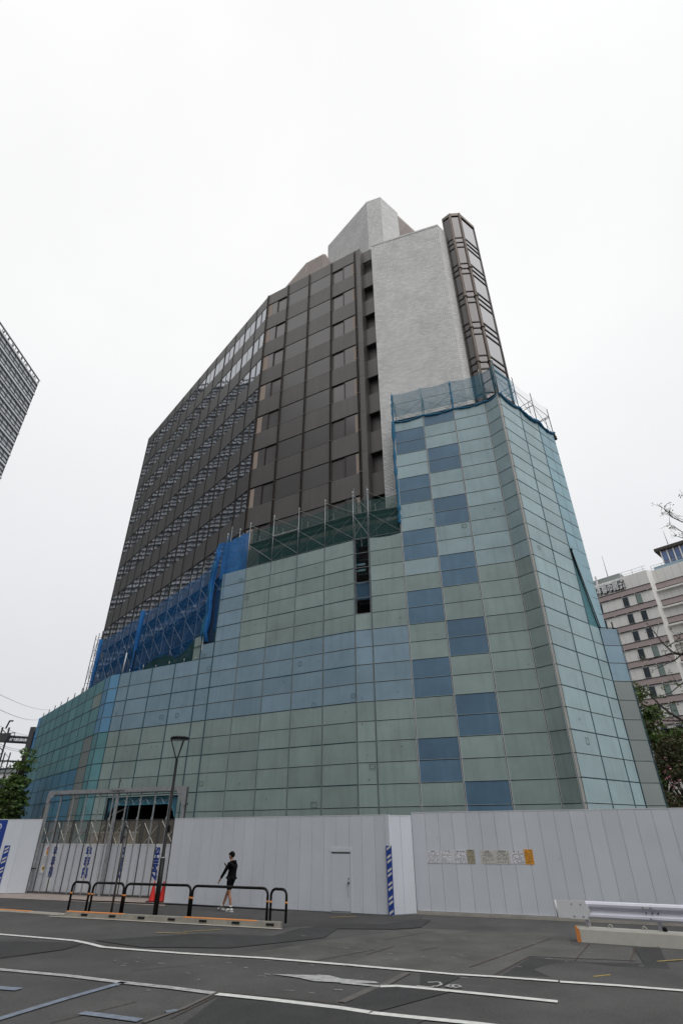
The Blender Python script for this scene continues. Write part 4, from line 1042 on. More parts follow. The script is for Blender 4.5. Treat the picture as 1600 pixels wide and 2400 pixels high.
# lattice gate with white lower panels behind the bars
lg = thing('lattice_gate', gp(.1, 0, -.35), 'folding gate of metal lattice above white lower panels, behind the steel bars', 'gate')
lq = lambda s, z, d=0: gp(s, z, -.35 + d)
x0, x1 = -.45, GL + .7
m = MB(); kk = 9
for i in range(kk):
    s0, s1 = x0 + (x1 - x0) * i / kk + .012, x0 + (x1 - x0) * (i + 1) / kk - .012
    m.box(lq(s0, .08), gu * (s1 - s0), gn * -.03, UP * 1.86, FENCEM)
m.box(lq(x0, 1.94, .01), gu * (x1 - x0), gn * -.05, UP * .05, WHITE); m.build('lower_panel', lg)
MESHM = meshmat('lattice_steel', (.30, .275, .23), .06, .2)
m = MB(); m.face([lq(x0, 1.99, -.02), lq(x1, 1.99, -.02), lq(x1, 2.95, -.02), lq(x0, 2.95, -.02)], MESHM); m.build('lattice', lg)
m = MB(); m.box(lq(x0, 2.93, 0), gu * (x1 - x0), gn * -.05, UP * .045, DSTEEL); 
for i in range(kk + 1):
    s = x0 + (x1 - x0) * i / kk; m.box(lq(s - .02, 1.95, .0), gu * .04, gn * -.05, UP * 1.0, DSTEEL)
m.build('frame', lg)
m = MB()
for i in range(kk):
    s0, s1 = x0 + (x1 - x0) * i / kk, x0 + (x1 - x0) * (i + 1) / kk; sm0 = (s0 + s1) / 2
    m.bar(lq(s0 + .1, 2.9, .005), lq(s1 - .25, 2.0, .005), .017, CREAM); m.bar(lq(s1 - .08, 2.75, .008), lq(s0 + .3, 2.0, .008), .017, CREAM)
m.build('brace', lg)
# pale wall of materials stacked inside the entrance
ins = thing('site_cabin', lq(2.6, 0, -1.6), 'low tan block seen through the lattice gate', 'cabin')
m = MB(); m.box(lq(1.7, 0, -1.2), gu * 2.3, gn * -.8, UP * 2.42, mat('tan_panel', (.46, .38, .30), .8)); m.build('wall', ins)
m = MB(); m.box(lq(1.65, 2.42, -1.15), gu * 2.4, gn * -.9, UP * .06, CREAM)
for s in (1.75, 2.5, 3.25): m.bar(lq(s, .1, -1.17), lq(s + .7, 2.3, -1.17), .02, BARK); m.bar(lq(s + .7, .1, -1.17), lq(s, 2.3, -1.17), .02, BARK)
m.build('brace', ins)
# company boards on the gate
specs = [(112, 2020, .34, 'leftmost blue lettered board on the gate, beside the sunflower poster'), (192, 2022, .5, 'wide blue lettered board on the gate, second from the left'), (272, 2024, .36, 'blue lettered board on the gate just right of the dark road sign pole'), (354, 2025, .5, 'blue lettered board on the gate, behind the lamp post')]
for px, py, wd, lab in specs:
    c = gq(px, py); s = gs(c); r = thing('company_board', gp(s, .1, -.3), lab, 'sign board', 'company boards on the gate')
    m = MB(); m.box(gp(s - wd / 2, .1, -.335), gu * wd, gn * .01, UP * 1.83, WHITE); m.build('board', r)
    m = MB(); text_faces(m, 'SHIMZ', gp(s - wd * .06, 1.24, -.322), -UP, gu, 1, NAVY, bold=.06, fit=(1.28, wd * .66))
    m.build('lettering', r)
    m = MB()
    for i in range(26):
        if random.random() < .85: m.face([gp(s + wd * .30 + dx, 1.66 - i * .036 - dz, -.322) for dx, dz in ((0, 0), (0, .024), (.022, .024), (.022, 0))], NAVY)
    for i in range(12):
        a0, a1 = 2 * math.pi * i / 14, 2 * math.pi * (i + 1) / 14
        m.face([gp(s + wd * .33, .72, -.322) + (gu * math.cos(t) * .035 + UP * math.sin(t) * .06) * rr for t, rr in ((a0, .75), (a0, 1), (a1, 1), (a1, .75))], NAVY)
    m.build('small_print', r)
c = gq(95, 2005); s = gs(c)
po = thing('flower_poster', gp(s, .9, -.3), 'white poster with a pink and orange bloom above and a yellow flower below', 'poster')
m = MB(); m.box(gp(s - .17, .78, -.33), gu * .36, gn * .006, UP * 1.12, PAPER); m.build('sheet', po)
m = MB()
def disc(mb, cc, rx, rz_, mm, k=10, d=0):
    mb.face([cc + gu * (rx * math.cos(2 * math.pi * i / k)) + UP * (rz_ * math.sin(2 * math.pi * i / k)) + gn * d for i in range(k)], mm)
PKM = mat('poster_pink', (.62, .18, .2), .7); YLM = mat('poster_yellow', (.75, .5, .05), .7); ORM = mat('poster_orange', (.7, .2, .02), .7)
disc(m, gp(s + .05, 1.77, -.322), .08, .11, PKM); disc(m, gp(s + .07, 1.62, -.320), .10, .12, YLM); disc(m, gp(s + .07, 1.62, -.318), .06, .075, ORM); disc(m, gp(s + .03, .98, -.320), .09, .11, YLM, 7); disc(m, gp(s + .03, .98, -.318), .04, .05, BARK)
for i in range(6): m.box(gp(s - .12 + .02 * (i % 2), 1.14 + i * .06, -.323), gu * .2, gn * .002, UP * .02, GREYINK)
m.build('picture', po)

# ================================================================== NOTICES on the right hoarding
PXS = [(1000.0, 1993.5, 1030.5, 2024, PAPER, 'white ruled notice, leftmost of the left group on the right hoarding'), (1031, 1993.5, 1062, 2024.5, PAPER, 'white ruled notice, second from left in the left group'), (1062.5, 1994, 1094, 2025, PAPER, 'white ruled notice next to the narrow tan sheet'), (1094, 1992, 1113, 2025.5, PAPERT, 'narrow tan notice ending the left group'),
       (1126.5, 1993, 1160, 2025, PAPERW, 'weathered creased notice starting the right group'), (1160.5, 1993, 1195, 2026, PAPERW, 'weathered creased notice, second in the right group'), (1194.5, 1994, 1230, 2026, PAPER, 'bluish white table notice beside the orange sheet'), (1228.5, 1991.5, 1250, 2027, PAPERO, 'bright orange notice at the right end of the posted papers')]
angr = math.degrees(math.atan2(fu_.y, fu_.x))
for x0_, y0_, x1_, y1_, pm_, lab in PXS:
    p0_ = PL(x0_, (y0_ + y1_) / 2, FRa, angr); p1_ = PL(x1_, (y0_ + y1_) / 2, FRa, angr); zt_2 = PL((x0_ + x1_) / 2, y0_, FRa, angr).z; zb_2 = PL((x0_ + x1_) / 2, y1_, FRa, angr).z
    sA_, sB_ = (p0_ - fa_).dot(fu_), (p1_ - fa_).dot(fu_); o_ = lambda s_x, z_, d_: fa_ + fu_ * s_x + fn_ * d_ + UP * z_
    r = thing('posted_notice', o_(sA_, zb_2, .01), lab, 'notice', 'papers posted on the right hoarding')
    m = MB(); m.box(o_(sA_, zb_2, .004), fu_ * (sB_ - sA_ - .006), fn_ * .004, UP * (zt_2 - zb_2), pm_); m.build('sheet', r)
    m = MB(); ww, hh = sB_ - sA_ - .006, zt_2 - zb_2; ink = INK if pm_ is not PAPERT else BARK
    if pm_ in (PAPER, PAPERT):
        for za in (.03, .95): m.box(o_(sA_ + ww * .04, zb_2 + hh * za, .009), fu_ * ww * .92, fn_ * .001, UP * .008, GREYINK)
        for xa in (.04, .94): m.box(o_(sA_ + ww * xa, zb_2 + hh * .03, .009), fu_ * .008, fn_ * .001, UP * hh * .93, GREYINK)
    for row_ in range(9):
        z_ = zb_2 + hh * (.88 - row_ * .098)
        x_ = .12 if row_ else .25
        while x_ < (.88 if row_ else .75):
            l_n = random.uniform(.03, .11)
            if random.random() < .75: m.box(o_(sA_ + ww * x_, z_, .009), fu_ * ww * min(l_n, .9 - x_), fn_ * .001, UP * (.028 if row_ == 0 else .015), ink)
            x_ += l_n + random.uniform(.02, .06)
    m.build('print', r)

# ================================================================== STREET FURNITURE
def arch_barrier(p0, p1, label, h=.82, r=.038):
    d = (p1 - p0); Ln = d.length; u_ = d.normalized(); rb = min(.17, Ln * .35)
    root = thing('pipe_barrier', p0, label, 'barrier', 'black pipe barriers along the kerb')
    z0 = .12; pts = [p0 + UP * z0, p0 + UP * (z0 + h - rb)]
    for i in range(1, 6): a_ = math.pi / 2 * i / 6; pts.append(p0 + u_ * (rb * (1 - math.cos(a_))) + UP * (z0 + h - rb + rb * math.sin(a_)))
    pts.append(p0 + u_ * rb + UP * (z0 + h))
    pts.append(p1 - u_ * rb + UP * (z0 + h))
    for i in range(1, 6): a_ = math.pi / 2 * i / 6; pts.append(p1 - u_ * (rb * (1 - math.sin(a_))) + UP * (z0 + h - rb + rb * math.cos(a_)))
    pts += [p1 + UP * (z0 + h - rb), p1 + UP * z0]
    m = MB(); m.tube(pts, r, BLKPAINT, 10); m.build('frame', root)
    m = MB(); m.tube([p0 + u_ * .03 + UP * (z0 + .30), p1 - u_ * .03 + UP * (z0 + .30)], .018, BLKPAINT, 8); m.build('crossbar', root)
    for p in (p0, p1):
        m = MB(); m.tube([p + UP * (z0 + .47), p + UP * (z0 + .52)], r + .004, ORANGE, 10); m.build('reflector_band', root)
GP = lambda x, y: Vector((G(x, y, .13).x, G(x, y, .13).y, 0))
for (a_, b_, lab) in (((159, 2133), (200, 2136), 'short black arched barrier at the left end of the kerb'), ((208, 2137), (281, 2140), 'second black arched barrier from the left, left of the lamp post'), ((285, 2141), (440, 2148), 'long black arched barrier behind which the lamp post stands'), ((445, 2149), (624, 2160), 'long black arched barrier in front of the walking man'), ((632, 2161), (669, 2164), 'short black arched barrier at the right end of the kerb')):
    arch_barrier(GP(*a_), GP(*b_), lab)
# lamp post
lp = Vector((-6.15, 21.5, 0)); lamp = thing('street_lamp', lp, 'slim black street lamp with a flat disc head on three arms', 'street lamp')
m = MB(); m.tube([lp, lp + UP * 1.72], .082, BLKPAINT, 12); m.tube([lp + UP * 1.72, lp + UP * 1.75, lp + UP * 4.75], [.082, .052, .048], BLKPAINT, 12); m.tube([lp + UP * 1.69, lp + UP * 1.73], .086, STEEL, 12); m.build('pole', lamp)
m = MB(); m.box(lp + Vector((.03, -.06, 2.45)), Vector((.09, 0, 0)), Vector((0, .1, 0)), UP * .2, BLKPAINT); m.build('control_box', lamp)
dz_ = PL(413, 1732, lp, 0).z
for k in range(3):
    a_ = R(200 + 120 * k); q_ = Vector((math.cos(a_), math.sin(a_), 0)); m = MB()
    m.tube([lp + UP * 4.72, lp + q_ * .06 + UP * 4.85, lp + q_ * .31 + UP * (dz_ - .03)], .02, BLKPAINT, 6); m.build('arm', lamp)
m = MB(); m.lathe(lp + UP * (dz_ - .04), [(0, .27), (.02, .34), (.07, .345), (.10, .30), (.11, .02)], BLKPAINT, 28); hd_ = m.build('lamp_head', lamp)
m = MB(); m.lathe(lp + UP * (dz_ - .05), [(0, .25), (.012, .25)], mat('lamp_lens', (.33, .34, .35), .3), 24); m.build('lens', hd_)
# cones
def cone(p, label):
    r = thing('traffic_cone', p, label, 'traffic cone', 'red traffic cones by the gate')
    m = MB(); m.lathe(p + UP * .04, [(0, .14), (.02, .135), (.60, .032), (.66, .028), (.67, .01)], CONE, 18); m.build('body', r)
    m = MB(); m.box(p + Vector((-.2, -.2, .006)), Vector((.4, 0, 0)), Vector((0, .4, 0)), UP * .035, mat('cone_base', (.06, .02, .02), .7)); m.build('base', r)
cone(Vector((-7.86, 26.75, 0)), 'red traffic cone mostly hidden behind the lamp post')
cone(Vector((-7.42, 26.62, 0)), 'red traffic cone half behind the hoarding end, right of the lamp post')
# road sign seen edge on
sp_ = Vector((-7.85, 22.25, 0)); rs = thing('road_sign', sp_, 'dark road sign seen edge on in front of the gate', 'road sign')
m = MB(); m.tube([sp_, sp_ + UP * 2.78], .038, DSTEEL, 10); m.build('pole', rs)
e_ = Vector((sp_.x, sp_.y, 0)).normalized(); sd_ = (e_ + Vector((-e_.y, e_.x, 0)) * -.18).normalized(); nn_ = Vector((-sd_.y, sd_.x, 0))
m = MB(); m.lathe(sp_ + UP * 2.45 + nn_ * .05, [(0, .30), (.035, .30)], mat('sign_back', (.05, .055, .06), .5), 28, axis=nn_); m.build('disc', rs)
m = MB(); m.box(sp_ + UP * 2.6 - e_ * .05 - nn_ * .05, e_ * .1, nn_ * .1, UP * .05, DSTEEL); m.box(sp_ + UP * 2.3 - e_ * .05 - nn_ * .05, e_ * .1, nn_ * .1, UP * .05, DSTEEL); m.build('bracket', rs)
# guardrail on a concrete base
q1, q2 = G(1358, 2209), G(1600, 2226); qa = math.degrees(math.atan2((q2 - q1).y, (q2 - q1).x)); qu = (q2 - q1).normalized(); qn = Vector((qu.y, -qu.x, 0))
grr = thing('guardrail', q1, 'white corrugated guardrail on a cream concrete base with an orange end', 'guardrail')
QQ = lambda s, d, z: q1 + qu * s + qn * d + UP * z
QL = 4.2
m = MB(); prof = [(0, .0), (0, .26), (-.02, .31), (-.20, .31), (-.22, .26), (-.22, 0)]
for (d0_, z0_), (d1_, z1_) in zip(prof, prof[1:]): m.face([QQ(.0, d0_, z0_), QQ(QL, d0_, z0_), QQ(QL, d1_, z1_), QQ(.0, d1_, z1_)], CREAM, .5)
m.face([QQ(0, d, z) for d, z in prof], CREAM, .5); m.build('base', grr)
m = MB(); m.box(QQ(-.05, .004, .0), qu * .05, qn * -.225, UP * .315, ORANGE); m.face([QQ(-.051, .006, 0), QQ(.05, .006, 0), QQ(.05, .006, .27), QQ(-.051, .006, .3)], ORANGE); m.build('end_plate', grr)
sg0 = -.42
wprof = [(.00, .86), (.05, .845), (.075, .80), (.07, .75), (.0, .70), (-.01, .665), (.0, .63), (.07, .585), (.075, .54), (.05, .50), (.0, .485)]
m = MB()
for k, (sa_, sb_, off) in enumerate(((sg0 + .55, 1.93, 0), (1.85, QL, .012))):
    for (d0_, z0_), (d1_, z1_) in zip(wprof, wprof[1:]): m.face([QQ(sa_, d1_ - .05 + off, z1_), QQ(sb_, d1_ - .05 + off, z1_), QQ(sb_, d0_ - .05 + off, z0_), QQ(sa_, d0_ - .05 + off, z0_)], LILAC, .5, smooth=True)
m.build('rail', grr)
m = MB()
es = [(sg0, .86), (sg0 + .3, .868), (sg0 + .74, .868), (sg0 + .76, .78), (sg0 + .83, .67), (sg0 + .76, .57), (sg0 + .74, .478), (sg0 + .35, .478), (sg0 + .28, .49), (sg0 + .02, .49)]
m.face([QQ(s, .045, z) for s, z in es][::-1], WHITE, .6); m.face([QQ(s, .025, z) for s, z in es], CREAM, .6)
for (s_1, z_1), (s_2, z_2) in zip(es, es[1:] + es[:1]): m.face([QQ(s_1, .045, z_1), QQ(s_2, .045, z_2), QQ(s_2, .025, z_2), QQ(s_1, .025, z_1)], WHITE)
m.tube([QQ(sg0, .03, .49), QQ(sg0, .03, .86)], .025, WHITE, 8); m.build('end_terminal', grr)
m = MB()
for s, z in ((sg0 + .40, .80), (sg0 + .62, .80), (sg0 + .42, .54), (sg0 + .64, .54)): m.lathe(QQ(s, .045, z), [(0, .02), (.014, .018), (.02, .005)], STEEL, 8, axis=qn)
for s, z in ((1.66, .78), (1.82, .78), (1.70, .665), (1.84, .665), (1.97, .665), (1.78, .56)): m.lathe(QQ(s, -.02 if z == .665 else .02, z), [(0, .02), (.016, .018), (.02, .006)], DSTEEL if z == .665 else STEEL, 8, axis=qn)
m.build('bolt', grr)
for s in (.28, 1.95, 3.6):
    m = MB(); m.tube([QQ(s, -.11, .3), QQ(s, -.11, .82)], .057, LILAC, 14); m.build('post', grr)
for s in (.80, 1.58):
    m = MB(); m.tube([QQ(s + .055 * math.cos(t) * .8, -.06, .33 + .055 * math.sin(t)) for t in [2 * math.pi * i / 12 for i in range(13)]], .016, CREAM, 6, cap=False); m.build('lifting_eye', grr)
m = MB(); m.lathe(QQ(2.03, -.07, .31), [(0, .05), (.07, .05), (.09, .03)], BLACK, 12); m.build('cable_clamp', grr)

# ================================================================== BACKGROUND RIGHT: banded building, glass building, trees
BA = -48.0; bu = dirv(BA); bnn = Vector((bu.y, -bu.x, 0))        # bu runs from far left towards us
if bnn.y > 0: bnn = -bnn
K0 = Vector((64.0, 102.0, 0))                                   # the step corner of its facade
kz = DI(1523.1, 1367.7, K0.length).z; fh = kz - DI(1535.7, 1407, K0.length).z
bld = thing('banded_building', K0, 'pale beige building with mauve bands and slit windows, Japanese letters along its roof edge', 'building')
BQ = lambda s, d, z: K0 + bu * s + bnn * d + UP * z             # s<0 = farther, left
wl = MB(); wl.prism([(p.x, p.y) for p in (BQ(-60, 0, 0), BQ(0, 0, 0), BQ(.6, -1.4, 0), BQ(11.5, -1.4, 0), BQ(11.9, .4, 0), BQ(40, .4, 0), BQ(40, -30, 0), BQ(-60, -30, 0))], 0, kz + 3.1, BEIGE, .5)
wl.build('wall', bld)
bands = MB(); seams = MB()
for k in range(-1, 9):
    zt2 = kz - k * fh
    if k < 0: continue
    if k > 0 or True:
        for s0, s1, d in ((-60, .05, 0), (.6, 11.5, -1.4), (11.85, 40, .4)):
            bands.box(BQ(s0, d, zt2 - 1.15), bu * (s1 - s0), bnn * .18, UP * 1.15, MAUVE)
            for zz in (zt2, zt2 - 1.2): seams.box(BQ(s0, d, zz), bu * (s1 - s0), bnn * .26, UP * .10, BLACK)
            if d == -1.4: bands.box(BQ(s0, d + .01, zt2 - 1.75), bu * (s1 - s0), bnn * .7, UP * .35, BEIGE)
        s = -58.0
        while s < 38:
            if not (0 < s < 11.9): seams.lathe(BQ(s, .28 if s < 0 else .68, zt2 - 1.28), [(0, .02), (.1, .12), (.2, .02)], WHITE, 6)
            s += 2.6
bands.build('band', bld)
for i in range(40):
    s = -59 + i * 1.5
    if s < -1: seams.box(BQ(s, .0, 0), bu * .03, bnn * .012, UP * (kz + 3), MAUVE)
for i in range(7): seams.box(BQ(1.3 + i * 1.5, -1.4, 0), bu * .03, bnn * .012, UP * (kz + 3), MAUVE)
seams.build('trim', bld)
def wcol(px, py): return (PL(px, py, K0, BA) - K0).dot(bu)
sw = [(wcol(1470.5, 1410), wcol(1476.5, 1420)), ]
sA_ = wcol(1466, 1408); sB_ = wcol(1497, 1400); sC_ = wcol(1406, 1427)
for k in range(0, 9):
    zc_ = kz - k * fh - 1.2 - (fh - 1.2) * .5
    for s, gm in ((sA_, GLB if k else GLB), (sB_, GLG if k in (0, 3, 4, 5, 6) else GLB), (sC_, GLB), (sC_ - 9, GLB), (18.0, GLG), (25, GLB), (32, GLG)):
        d = 0 if s < 0 else .4
        m = MB(); w2 = .52 if s < 0 else 1.5
        m.box(BQ(s - w2, d, zc_ - .95), bu * 2 * w2, bnn * .04, UP * 1.95, gm); m.box(BQ(s - w2 - .06, d, zc_ - 1.02), bu * (2 * w2 + .12), bnn * .1, UP * .08, GREYS)
        m.box(BQ(s - w2 - .06, d, zc_ - .95), bu * .07, bnn * .07, UP * 1.98, DMUL)
        m.build('window', bld)
rf = MB(); rf.box(BQ(-42, -2, kz + 3.1), bu * 36, bnn * -12, UP * 1.9, GREYS); rf.box(BQ(.5, -4, kz + 3.1), bu * 40, bnn * -8, UP * 1.6, BLUEG); rf.build('roof_plant', bld)
rl = MB()
for s0, s1, d in ((-60, 0, -.3), (.6, 11.5, -1.7)):
    for zz in (.5, 1.1): rl.bar(BQ(s0, d, kz + 3.1 + zz), BQ(s1, d, kz + 3.1 + zz), .035, PIPE)
    s = s0
    while s < s1: rl.bar(BQ(s, d, kz + 3.1), BQ(s, d, kz + 4.2), .05, PIPE); s += 2.2
rl.build('roof_railing', bld)
tx = MB(); ta, tb = PL(1391, 1394, K0, BA), PL(1468, 1374, K0, BA)
c_ = (ta + tb) / 2; tz = kz + 1.62; sc_x = (c_ - K0).dot(bu)
text_faces(tx, '東日本都市開発', BQ(sc_x - .9, .34, tz + .05), bu, UP, 1, WHITE, depth=.3, bold=.02, fit=((tb - ta).length * 1.16, 2.35))
text_faces(tx, '東日本都市開発', BQ(sc_x - .74, .10, tz - .12), bu, UP, 1, DSTEEL, depth=.1, bold=.02, fit=((tb - ta).length * 1.16, 2.35))  # dark copy, set lower and behind, stands in for the letters' shadow
tx.build('roof_lettering', bld)
sh = MB(); 
for px, top, base in ((1411.5, 1303, 1378),):
    pb = PL(px + 20, base, K0 - bnn * 3, BA); pt = PL(px, top, K0 - bnn * 3, BA); sh.tube([Vector((pb.x, pb.y, kz + 3)), Vector((pb.x, pb.y, pt.z))], [.1, .03], DSTEEL, 6)
sh.build('lightning_rod', bld)
an = MB()
for s in (sC_ - 1.5, sC_ - .7, sC_ + .3): an.box(BQ(s, -1, kz + 3.4), bu * .35, bnn * .25, UP * 2.0, WHITE); an.bar(BQ(s + .1, -1.2, kz + 3), BQ(s + .1, -1.2, kz + 5.2), .06, DSTEEL)
an.build('antenna_panel', bld)
ent = MB(); ent.box(BQ(-30, .15, kz - 8.1 * fh), bu * 30, bnn * .1, UP * 2.2, DGLASS); ent.build('dark_glazing', bld)
# glass building farther back
gbp = DI(1560, 1330, 190); gb = thing('glass_building', (gbp.x, gbp.y, 0), 'far glass building with blue panes, pale ribs and a dark overhanging roof', 'building')
gbu = dirv(-46); gbn = Vector((gbu.y, -gbu.x, 0)); ztg = DI(1545, 1292, 190).z
GQ = lambda s, d, z: Vector((gbp.x, gbp.y, 0)) + gbu * s + gbn * d + UP * z
m = MB(); m.prism([(p.x, p.y) for p in (GQ(0, 0, 0), GQ(45, 0, 0), GQ(45, -25, 0), GQ(0, -25, 0))][::1], 0, ztg - .2, mat('glass_core', (.25, .24, .22), .7), .5); m.build('wall', gb)
m = MB()
for i in range(24):
    for k in range(8): m.box(GQ(i * 1.9 + .2, 0, ztg - 3.6 - k * 3.2), gbu * 1.5, gbn * .08, UP * 3.0, GLBLUE)
m.build('glazing', gb)
m = MB()
for i in range(25): m.box(GQ(i * 1.9 - .1, 0, 20), gbu * .3, gbn * .45, UP * (ztg - 20.3), BEIGE)
m.build('rib', gb)
m = MB(); m.box(GQ(-1.5, 1.2, ztg - .2), gbu * 50, gbn * -30, UP * 1.0, DMUL); m.build('roof', gb)
m = MB(); pt = DI(1553, 1243, 186); m.tube([Vector((pt.x, pt.y, ztg)), pt], [.12, .03], DSTEEL, 6); m.build('lightning_rod', gb)
m = MB(); m.box(GQ(2, .5, ztg - 26), gbu * 26, gbn * 3, UP * 6, TAN); m.build('low_wing', gb)

def leafy(mb, c, rad, n, size, mats, flat=.6, rnd=random):
    for _ in range(n):
        v = Vector((rnd.gauss(0, 1), rnd.gauss(0, 1), rnd.gauss(0, 1))); v = v.normalized() * rad * (rnd.random() ** .45); v.z *= flat
        p = Vector(c) + v
        a = Vector((rnd.gauss(0, 1), rnd.gauss(0, 1), rnd.gauss(0, .6))).normalized(); b = a.cross(Vector((rnd.gauss(0, 1), rnd.gauss(0, 1), rnd.gauss(0, 1)))).normalized()
        s = size * rnd.uniform(.5, 1.25); m = rnd.choice(mats)
        mb.face([p - a * s, p + b * s * .45, p + a * s, p - b * s * .45], m)
def crown_tree(name, base, height, spread, label, mats, n_cl, leaf, per, trunk_r=.16, group=None, low=.25, flat=.65, cl_r=.55, lean=Vector((0, 0, 0)), seed=1):
    rnd = random.Random(seed); base = Vector(base); r = thing(name, base, label, 'tree', group)
    tr = MB(); cr_ = MB(); th = height * .55
    top = base + UP * th + lean * .5
    tr.tube([base, base + UP * th * .5 + lean * .2, top], [trunk_r, trunk_r * .75, trunk_r * .45], BARK, 8)
    for i in range(n_cl):
        a = rnd.uniform(0, 2 * math.pi); f = rnd.random(); z = base.z + height * (low + (1 - low) * f)
        rr = spread * math.sin(math.pi * (.18 + .78 * f)) * rnd.uniform(.35, 1.0)
        c = Vector((base.x + math.cos(a) * rr, base.y + math.sin(a) * rr, z)) + lean * f
        st_ = base + UP * (height * min(.5, low * .6 + .35 * f)) + lean * .3 * f
        mid = (st_ + c) / 2 + Vector((rnd.gauss(0, .15), rnd.gauss(0, .15), .1)) * spread * .3
        tr.tube([st_, mid, c], [trunk_r * .35, trunk_r * .2, trunk_r * .06], BARK, 5, cap=False)
        leafy(cr_, c, cl_r * rnd.uniform(.6, 1.3), int(per * rnd.uniform(.5, 1.4)), leaf, mats, flat, rnd)
    tr.build('trunk', r); cr_.build('crown', r); return r
# bushy trees right behind the annex
t1 = DI(1552, 1850, 46); crown_tree('leafy_tree', (t1.x - .2, t1.y, 0), 11.5, 2.7, 'bushy green tree close behind the scaffold on the right', [LEAF, LEAF, LEAFD, LEAFY], 80, .16, 120, seed=4, low=.22, cl_r=.75)
t2 = DI(1600, 1860, 41); crown_tree('leafy_tree', (t2.x + .4, t2.y, 0), 7.2, 3.0, 'dark reddish shrubby tree with pink blossom above the right hoarding', [LEAFD, LEAFR, LEAFR, LEAFY, LEAFD], 75, .13, 130, seed=9, low=.2, cl_r=.7)
fl = MB(); rnd = random.Random(3)
for _ in range(14):
    p = DI(rnd.uniform(1545, 1605), rnd.uniform(1770, 1850), 38.2 + rnd.uniform(-.4, .4)); leafy(fl, p, .12, 5, .06, [BLOOM], 1, rnd)
rt2 = bpy.data.objects['leafy_tree.001']; fl.build('blossom', rt2)
# bare spreading tree at the right edge: limbs reach in from a trunk just outside the picture
bt0 = DI(1990, 1900, 36); bt0.z = 0
bt = thing('sparse_tree', bt0, 'nearly bare spreading tree with small leaf tufts reaching in from the right edge', 'tree')
tr = MB(); cr_ = MB(); rnd = random.Random(12)
tr.tube([bt0, bt0 + UP * 4 + Vector((.1, .1, 0)), bt0 + UP * 8 + Vector((-.1, 0, 0)), bt0 + UP * 13, bt0 + UP * 19], [.28, .23, .18, .13, .06], BARK, 8)
limbs = [([(1700, 1760), (1600, 1690), (1570, 1672), (1545, 1652), (1525, 1632), (1490, 1605)], .10, [LEAF, LEAFY], 1.0),
         ([(1600, 1690), (1580, 1690), (1555, 1690), (1530, 1678)], .05, [LEAFY], .3),
         ([(1700, 1640), (1640, 1620), (1600, 1600), (1570, 1625), (1545, 1632)], .06, [LEAF, LEAF, LEAFY], 1.7),
         ([(1690, 1570), (1600, 1535), (1575, 1528), (1555, 1510), (1535, 1485), (1522, 1470)], .075, [LEAFY], .7),
         ([(1600, 1535), (1570, 1532), (1545, 1540), (1520, 1548), (1508, 1545)], .05, [LEAFY], .6),
         ([(1600, 1530), (1585, 1545), (1562, 1556), (1530, 1572)], .04, [LEAFY], .5),
         ([(1690, 1530), (1620, 1500), (1590, 1497), (1565, 1515)], .05, [LEAFY], 1.2),
         ([(1690, 1260), (1620, 1232), (1600, 1224), (1576, 1213), (1566, 1202), (1545, 1184)], .06, [LEAFY, LEAFD], .55),
         ([(1576, 1213), (1566, 1205), (1556, 1203)], .03, [LEAFY, LEAFD], .6), ([(1568, 1205), (1569, 1194)], .03, [LEAFD], .7),
         ([(1690, 1290), (1600, 1248), (1582, 1236), (1566, 1228)], .045, [LEAFY, LEAFD], .8), ([(1690, 1310), (1620, 1268), (1596, 1260), (1578, 1255)], .045, [LEAFY, LEAFD], 1.0),
         ([(1690, 1180), (1620, 1166), (1595, 1162)], .04, [LEAFD], .5)]
for pts, r0, lm, dens in limbs:
    dd = 34 + rnd.uniform(-1.0, 1.0)
    P_ = [DI(x, y, dd + .25 * i) for i, (x, y) in enumerate(pts)]
    if pts[0][0] >= 1690: P_ = [Vector((bt0.x, bt0.y, max(P_[0].z - 1.2, 3)))] + P_
    k = len(P_); tr.tube(P_, [r0 * (1 - .8 * i / (k - 1)) for i in range(k)], BARK, 6, cap=False)
    for i in range(1, k):
        if P_[i].x > 29.0: pass
        seg = (P_[i] - P_[i - 1]); nt_ = int(seg.length * 4.5)
        for j in range(nt_):
            f = rnd.random(); q_ = P_[i - 1] + seg * f
            v = Vector((rnd.gauss(0, .5), rnd.gauss(0, .5), rnd.gauss(.15, .5))) * .75
            e = q_ + v; tr.tube([q_, (q_ + e) / 2 + Vector((0, 0, .06)), e], [.016, .011, .006], BARK, 4, cap=False)
            if rnd.random() < .9 * dens: leafy(cr_, e, .16, int(7 * dens * rnd.uniform(.5, 1.5)) + 1, .065, lm, .8, rnd)
    leafy(cr_, P_[-1], .17, int(12 * dens) + 3, .065, lm, .8, rnd)
tr.build('trunk', bt); cr_.build('crown', bt)

fb = thing('unseen_shade_block', (0, -30, 0), 'plain grey unseen block added behind the viewer to shade the street', 'building')  # added out of view so the lower scene darkens towards the street
m = MB(); m.box((-70, -60, 0), (140, 0, 0), (0, 37, 0), (0, 0, 21), mat('shade_block_wall', (.16, .155, .15), .8), .5); m.build('wall', fb)
m = MB()
for k in range(5): m.box((-68, -22.95, 2 + k * 3.5), (136, 0, 0), (0, .08, 0), (0, 0, 1.7), GLB)
m.build('window_band', fb)

